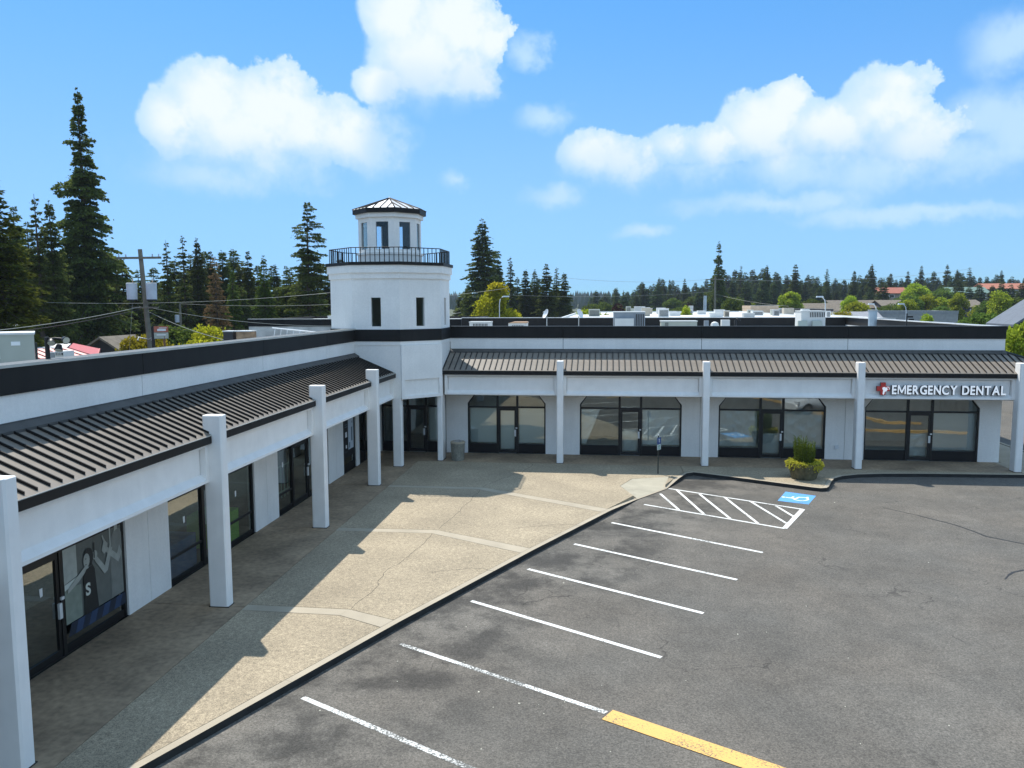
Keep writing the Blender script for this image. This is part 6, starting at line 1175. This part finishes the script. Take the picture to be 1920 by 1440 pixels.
BROAD= [('maple', -15.1, 111.0, -0.3, 11.1, 8.8, None), ('lime', -3.3, 125.0, -0.3, 7.3, 4.8, 'round lime green tree beside the two satellite dishes'), ('lime', -1.1, 118.0, -0.3, 6.6, 2.0, 'tiny lime green tree left of the blue-grey roof box'), ('lime', 0.1, 118.0, -0.3, 6.7, 2.4, 'small lime green tree touching the blue-grey roof box'), ('lime', 11.3, 117.5, -0.3, 7.5, 3.1, 'small bright yellow-green cone tree on the white roofs skyline'), ('plum', 2.2, 190.0, -0.3, 7.6, 6.3, 'wide dark plum tree above the blue-grey roof box'), ('green', -1.5, 230.0, -0.3, 9.0, 7.9, 'round dark green tree left of the wide plum tree'), ('green', 23.4, 289.1, 0.32, 9.6, 9.0, 'round green tree left of the lone tall fir, leftmost of three'), ('green', 32.3, 298.3, 0.88, 9.9, 11.4, 'round green tree left of the lone tall fir, middle of three'), ('green', 38.2, 307.6, 1.38, 11.0, 10.7, 'round green tree left of the lone tall fir, nearest to it'), ('green', 39.8, 236.7, 0.22, 6.4, 12.4, 'wide low green tree right of the lone tall fir'), ('lime', 46.7, 215.0, -0.05, 11.2, 8.4, 'lime green tree under the prominent broad skyline fir'), ('green', 43.1, 220.8, 0.01, 7.2, 7.0, 'green tree above the beige block'), ('green', 56.7, 233.2, 0.38, 8.8, 8.3, 'green tree behind the big air handler'), ('green', 62.3, 242.1, 0.66, 7.4, 7.8, 'green tree right behind the curved lamp by the air handler'), ('lime', 48.5, 162.9, -0.3, 8.5, 7.6, 'wide lime tree just left of the red tiled house'), ('gold', 37.7, 134.8, -0.3, 6.6, 8.5, 'wide golden tree right of the big air handler'), ('lime', 88.3, 244.6, 0.97, 12.9, 10.3, 'largest lime green tree on the hillside right of the red tiled house'), ('green', 98.7, 251.3, 1.33, 11.6, 11.7, 'mid green round tree on the hillside right of the largest lime tree'), ('lime', 70.1, 198.0, -0.18, 8.9, 6.9, 'lime tree below the largest lime tree, leftmost of its row'), ('lime', 75.5, 201.3, -0.12, 9.7, 7.8, 'lime tree second in the row below the largest lime tree'), ('lime', 80.1, 204.9, -0.04, 9.3, 6.5, 'lime tree third in the row below the largest lime tree'), ('lime', 75.8, 185.1, -0.27, 10.1, 6.2, 'lime tree last in the row, next to the green roofed house'), ('green', 71.7, 218.5, 0.15, 6.9, 7.9, 'green tree in front of the red tiled house'), ('lime', 78.8, 172.9, -0.3, 10.3, 7.2, 'lime tree in front of the orange tiled house'), ('green', 44.1, 100.8, -0.3, 7.0, 7.4, 'wide mid green tree left of the dark gabled house'), ('green', 43.4, 103.2, -0.3, 6.4, 4.5, 'low green tree at the left foot of the wide green tree'), ('lime', 26.8, 55.9, -0.3, 6.9, 3.7, 'near lime green tree cut by the right edge of the photo'), ('lime', 45.7, 121.7, -0.3, 6.2, 3.1, 'small lime tree standing against the grey shop roof'), ('green', 84.7, 181.2, -0.27, 9.6, 8.6, 'green tree behind the dark gabled house'), ('plum', 25.9, 258.7, 0.16, 7.1, 4.1, 'small plum tree behind the bright yellow-green cone tree'), ('green', 31.2, 227.9, -0.04, 6.0, 11.9, 'wide low green tree at the foot of the lone tall fir'), ('green', 11.4, 239.7, -0.23, 6.9, 8.3, 'low green tree right of the wide plum tree, left of two twins'), ('green', 15.8, 249.5, -0.14, 6.0, 8.6, 'low green tree right of the wide plum tree, right of two twins'), ('green', 7.3, 259.9, -0.25, 6.3, 9.0, 'low green tree touching the right side of the wide plum tree'), ('gold', -34.4, 56.3, -0.3, 6.3, 5.1, 'golden bush left of the transformer pole'), ('gold', -32.8, 64.1, -0.3, 6.3, 6.8, 'largest golden bush right of the transformer pole'), ('green', -38.6, 67.8, -0.3, 6.4, 6.1, 'rounded green bush behind the small red sign'), ('gold', -28.9, 52.6, -0.3, 5.2, 3.6, 'low golden bush under the small red sign'), ('gold', -33.3, 68.3, -0.3, 5.8, 2.6, 'thin golden bush beside the dark louvred roof box'), ('green', -37.4, 59.2, -0.3, 5.0, 2.4, 'small green bush beside the brown shingled house'), ('green', 91.6, 262.4, 1.63, 7.9, 9.0, None), ('green', 78.5, 250.0, 1.04, 5.6, 8.0, None), ('lime', 110.3, 292.9, 3.15, 4.2, 10.0, None), ('lime', 57.3, 199.1, -0.21, 9.6, 6.3, None), ('lime', 51.3, 301.0, 2.09, 5.7, 12.7, None), ('green', 64.9, 298.7, 2.67, 7.6, 12.7, None), ('green', 79.2, 178.9, -0.29, 8.6, 6.8, None), ('lime', 95.4, 219.4, 0.36, 6.3, 7.2, None), ('green', 57.7, 295.0, 2.25, 8.0, 12.3, None), ('lime', 44.8, 297.4, 1.62, 5.8, 9.8, None), ('green', 28.9, 190.1, -0.3, 10.0, 7.3, None), ('green', 63.4, 188.6, -0.28, 8.2, 6.5, None), ('green', 71.5, 200.1, -0.15, 9.8, 8.2, None), ('lime', 99.7, 260.4, 1.66, 8.9, 9.4, None), ('green', 70.8, 181.1, -0.29, 7.5, 7.5, None), ('lime', 69.3, 246.1, 0.83, 5.8, 8.2, None), ('green', 22.2, 255.6, 0.03, 6.2, 9.4, None), ('green', 22.6, 287.3, 0.27, 5.9, 8.9, None), ('green', 7.3, 294.6, -0.22, 7.9, 9.5, None), ('green', 17.6, 199.3, -0.29, 7.5, 7.6, None), ('green', -5.1, 281.4, -0.3, 8.0, 9.3, None), ('green', 3.1, 205.5, -0.3, 7.7, 7.5, None)]
LBL = {'hero':'tallest fir with ragged open branches standing above everything on the left','snag':'lone irregular fir with broken crown just left of the tower','dead':'brown dead conifer among the dark firs','maple':'big maple turning yellow and orange right of the tower'}
GRP = {'back':('dark fir standing in the dense wood on the left','dense firs of the left wood'),'far':('small dark conifer in the far hillside woods','conifers of the far hillside'),'lime':('bright lime green leafy tree among the far houses','lime green trees beyond the roofs'),'green':('mid green leafy tree at the foot of the far woods','green trees beyond the roofs'),'gold':('golden leafed bushy tree beyond the near parapet','golden trees beyond the roofs'),'plum':('dark plum leafed tree beyond the white roofs','plum trees beyond the roofs'),'fir':('tall dark fir with a full pointed crown','tall full firs'),'cedar':('dense soft green cedar reaching low to the ground','dense cedars'),'sparse':('thin fir whose sky shows through the branches','thin open firs')}
rt = random.Random(21)
def plant(k, x, y, z, h, wd, own, idx):
    pr = PROT[k]; crown, trunk, H, W = pr[idx % len(pr)]; nm = 'fir_tree' if k in ('hero','snag','fir','sparse','back','far','dead') else ('cedar_tree' if k == 'cedar' else ('maple_tree' if k == 'maple' else 'leafy_tree'))
    lab, grp = (LBL[k], None) if k in LBL else GRP[k]; lab = own or lab
    t = thing(nm, lab, 'tree', (x, y, z), grp); s = wd/W; s = min(max(s, h/H*.45), h/H*1.7); t.scale = (s, s, h/H); t.rotation_euler.z = rt.uniform(0, 6.28)
    for n_, me in (('crown', crown), ('trunk', trunk)):
        o = bpy.data.objects.new(n_, me); C.objects.link(o); o.parent = t
for i, r in enumerate(TREES+FAR+BROAD): plant(*r, i)
# wooded far ridge, one mass
rs = np.random.RandomState(77); vs, fs = [], []
for _ in range(3800):
    a = R(rs.uniform(-40, 45)); r = rs.uniform(880, 1560); x, y = r*math.sin(a), r*math.cos(a); z = ground_h(x, y)-1; h = rs.uniform(9, 19); w_ = h*rs.uniform(.16, .24); q = rs.uniform(0, 6); b0 = len(vs)
    for lv, (rz, rr) in enumerate(((0,1),(.35,.75),(.36,1.0),(.7,.35),(.68,.6))):
        pass
    for k in range(5): vs.append((x+w_*math.cos(q+k*1.257)*rs.uniform(.7,1.2), y+w_*math.sin(q+k*1.257), z+h*.1))
    for k in range(5): vs.append((x+w_*.55*math.cos(q+k*1.257)*rs.uniform(.7,1.3), y+w_*.55*math.sin(q+k*1.257), z+h*.55))
    vs.append((x, y, z+h)); fs += [(b0+k, b0+(k+1)%5, b0+5+(k+1)%5, b0+5+k) for k in range(5)]+[(b0+5+k, b0+5+(k+1)%5, b0+10) for k in range(5)]
me = bpy.data.meshes.new('far_forest'); me.from_pydata(vs, [], fs); me.materials.append(leaf_mat('ridge_needles',(.02,.035,.015),(.05,.07,.03),.1)); o = bpy.data.objects.new('far_forest', me); C.objects.link(o); o['kind'] = 'stuff'; o['label'] = 'far wooded ridge fading into the haze'
# air between here and the ridge
HAZE = .00014
if HAZE:
    m = MB(); m.box(-1780,1780,-1780,1780,-1.3,66); hz = m.build('haze', None or bpy.data.materials.new('haze')); hm = hz.data.materials[0]; hm.use_nodes = True; t_ = hm.node_tree; t_.nodes.clear()
    vo = t_.nodes.new('ShaderNodeVolumePrincipled'); vo.inputs['Density'].default_value = HAZE; vo.inputs['Color'].default_value = (.72,.83,1,1); ou = t_.nodes.new('ShaderNodeOutputMaterial'); t_.links.new(vo.outputs[0], ou.inputs['Volume']); hz['kind'] = 'stuff'; hz.visible_shadow = True
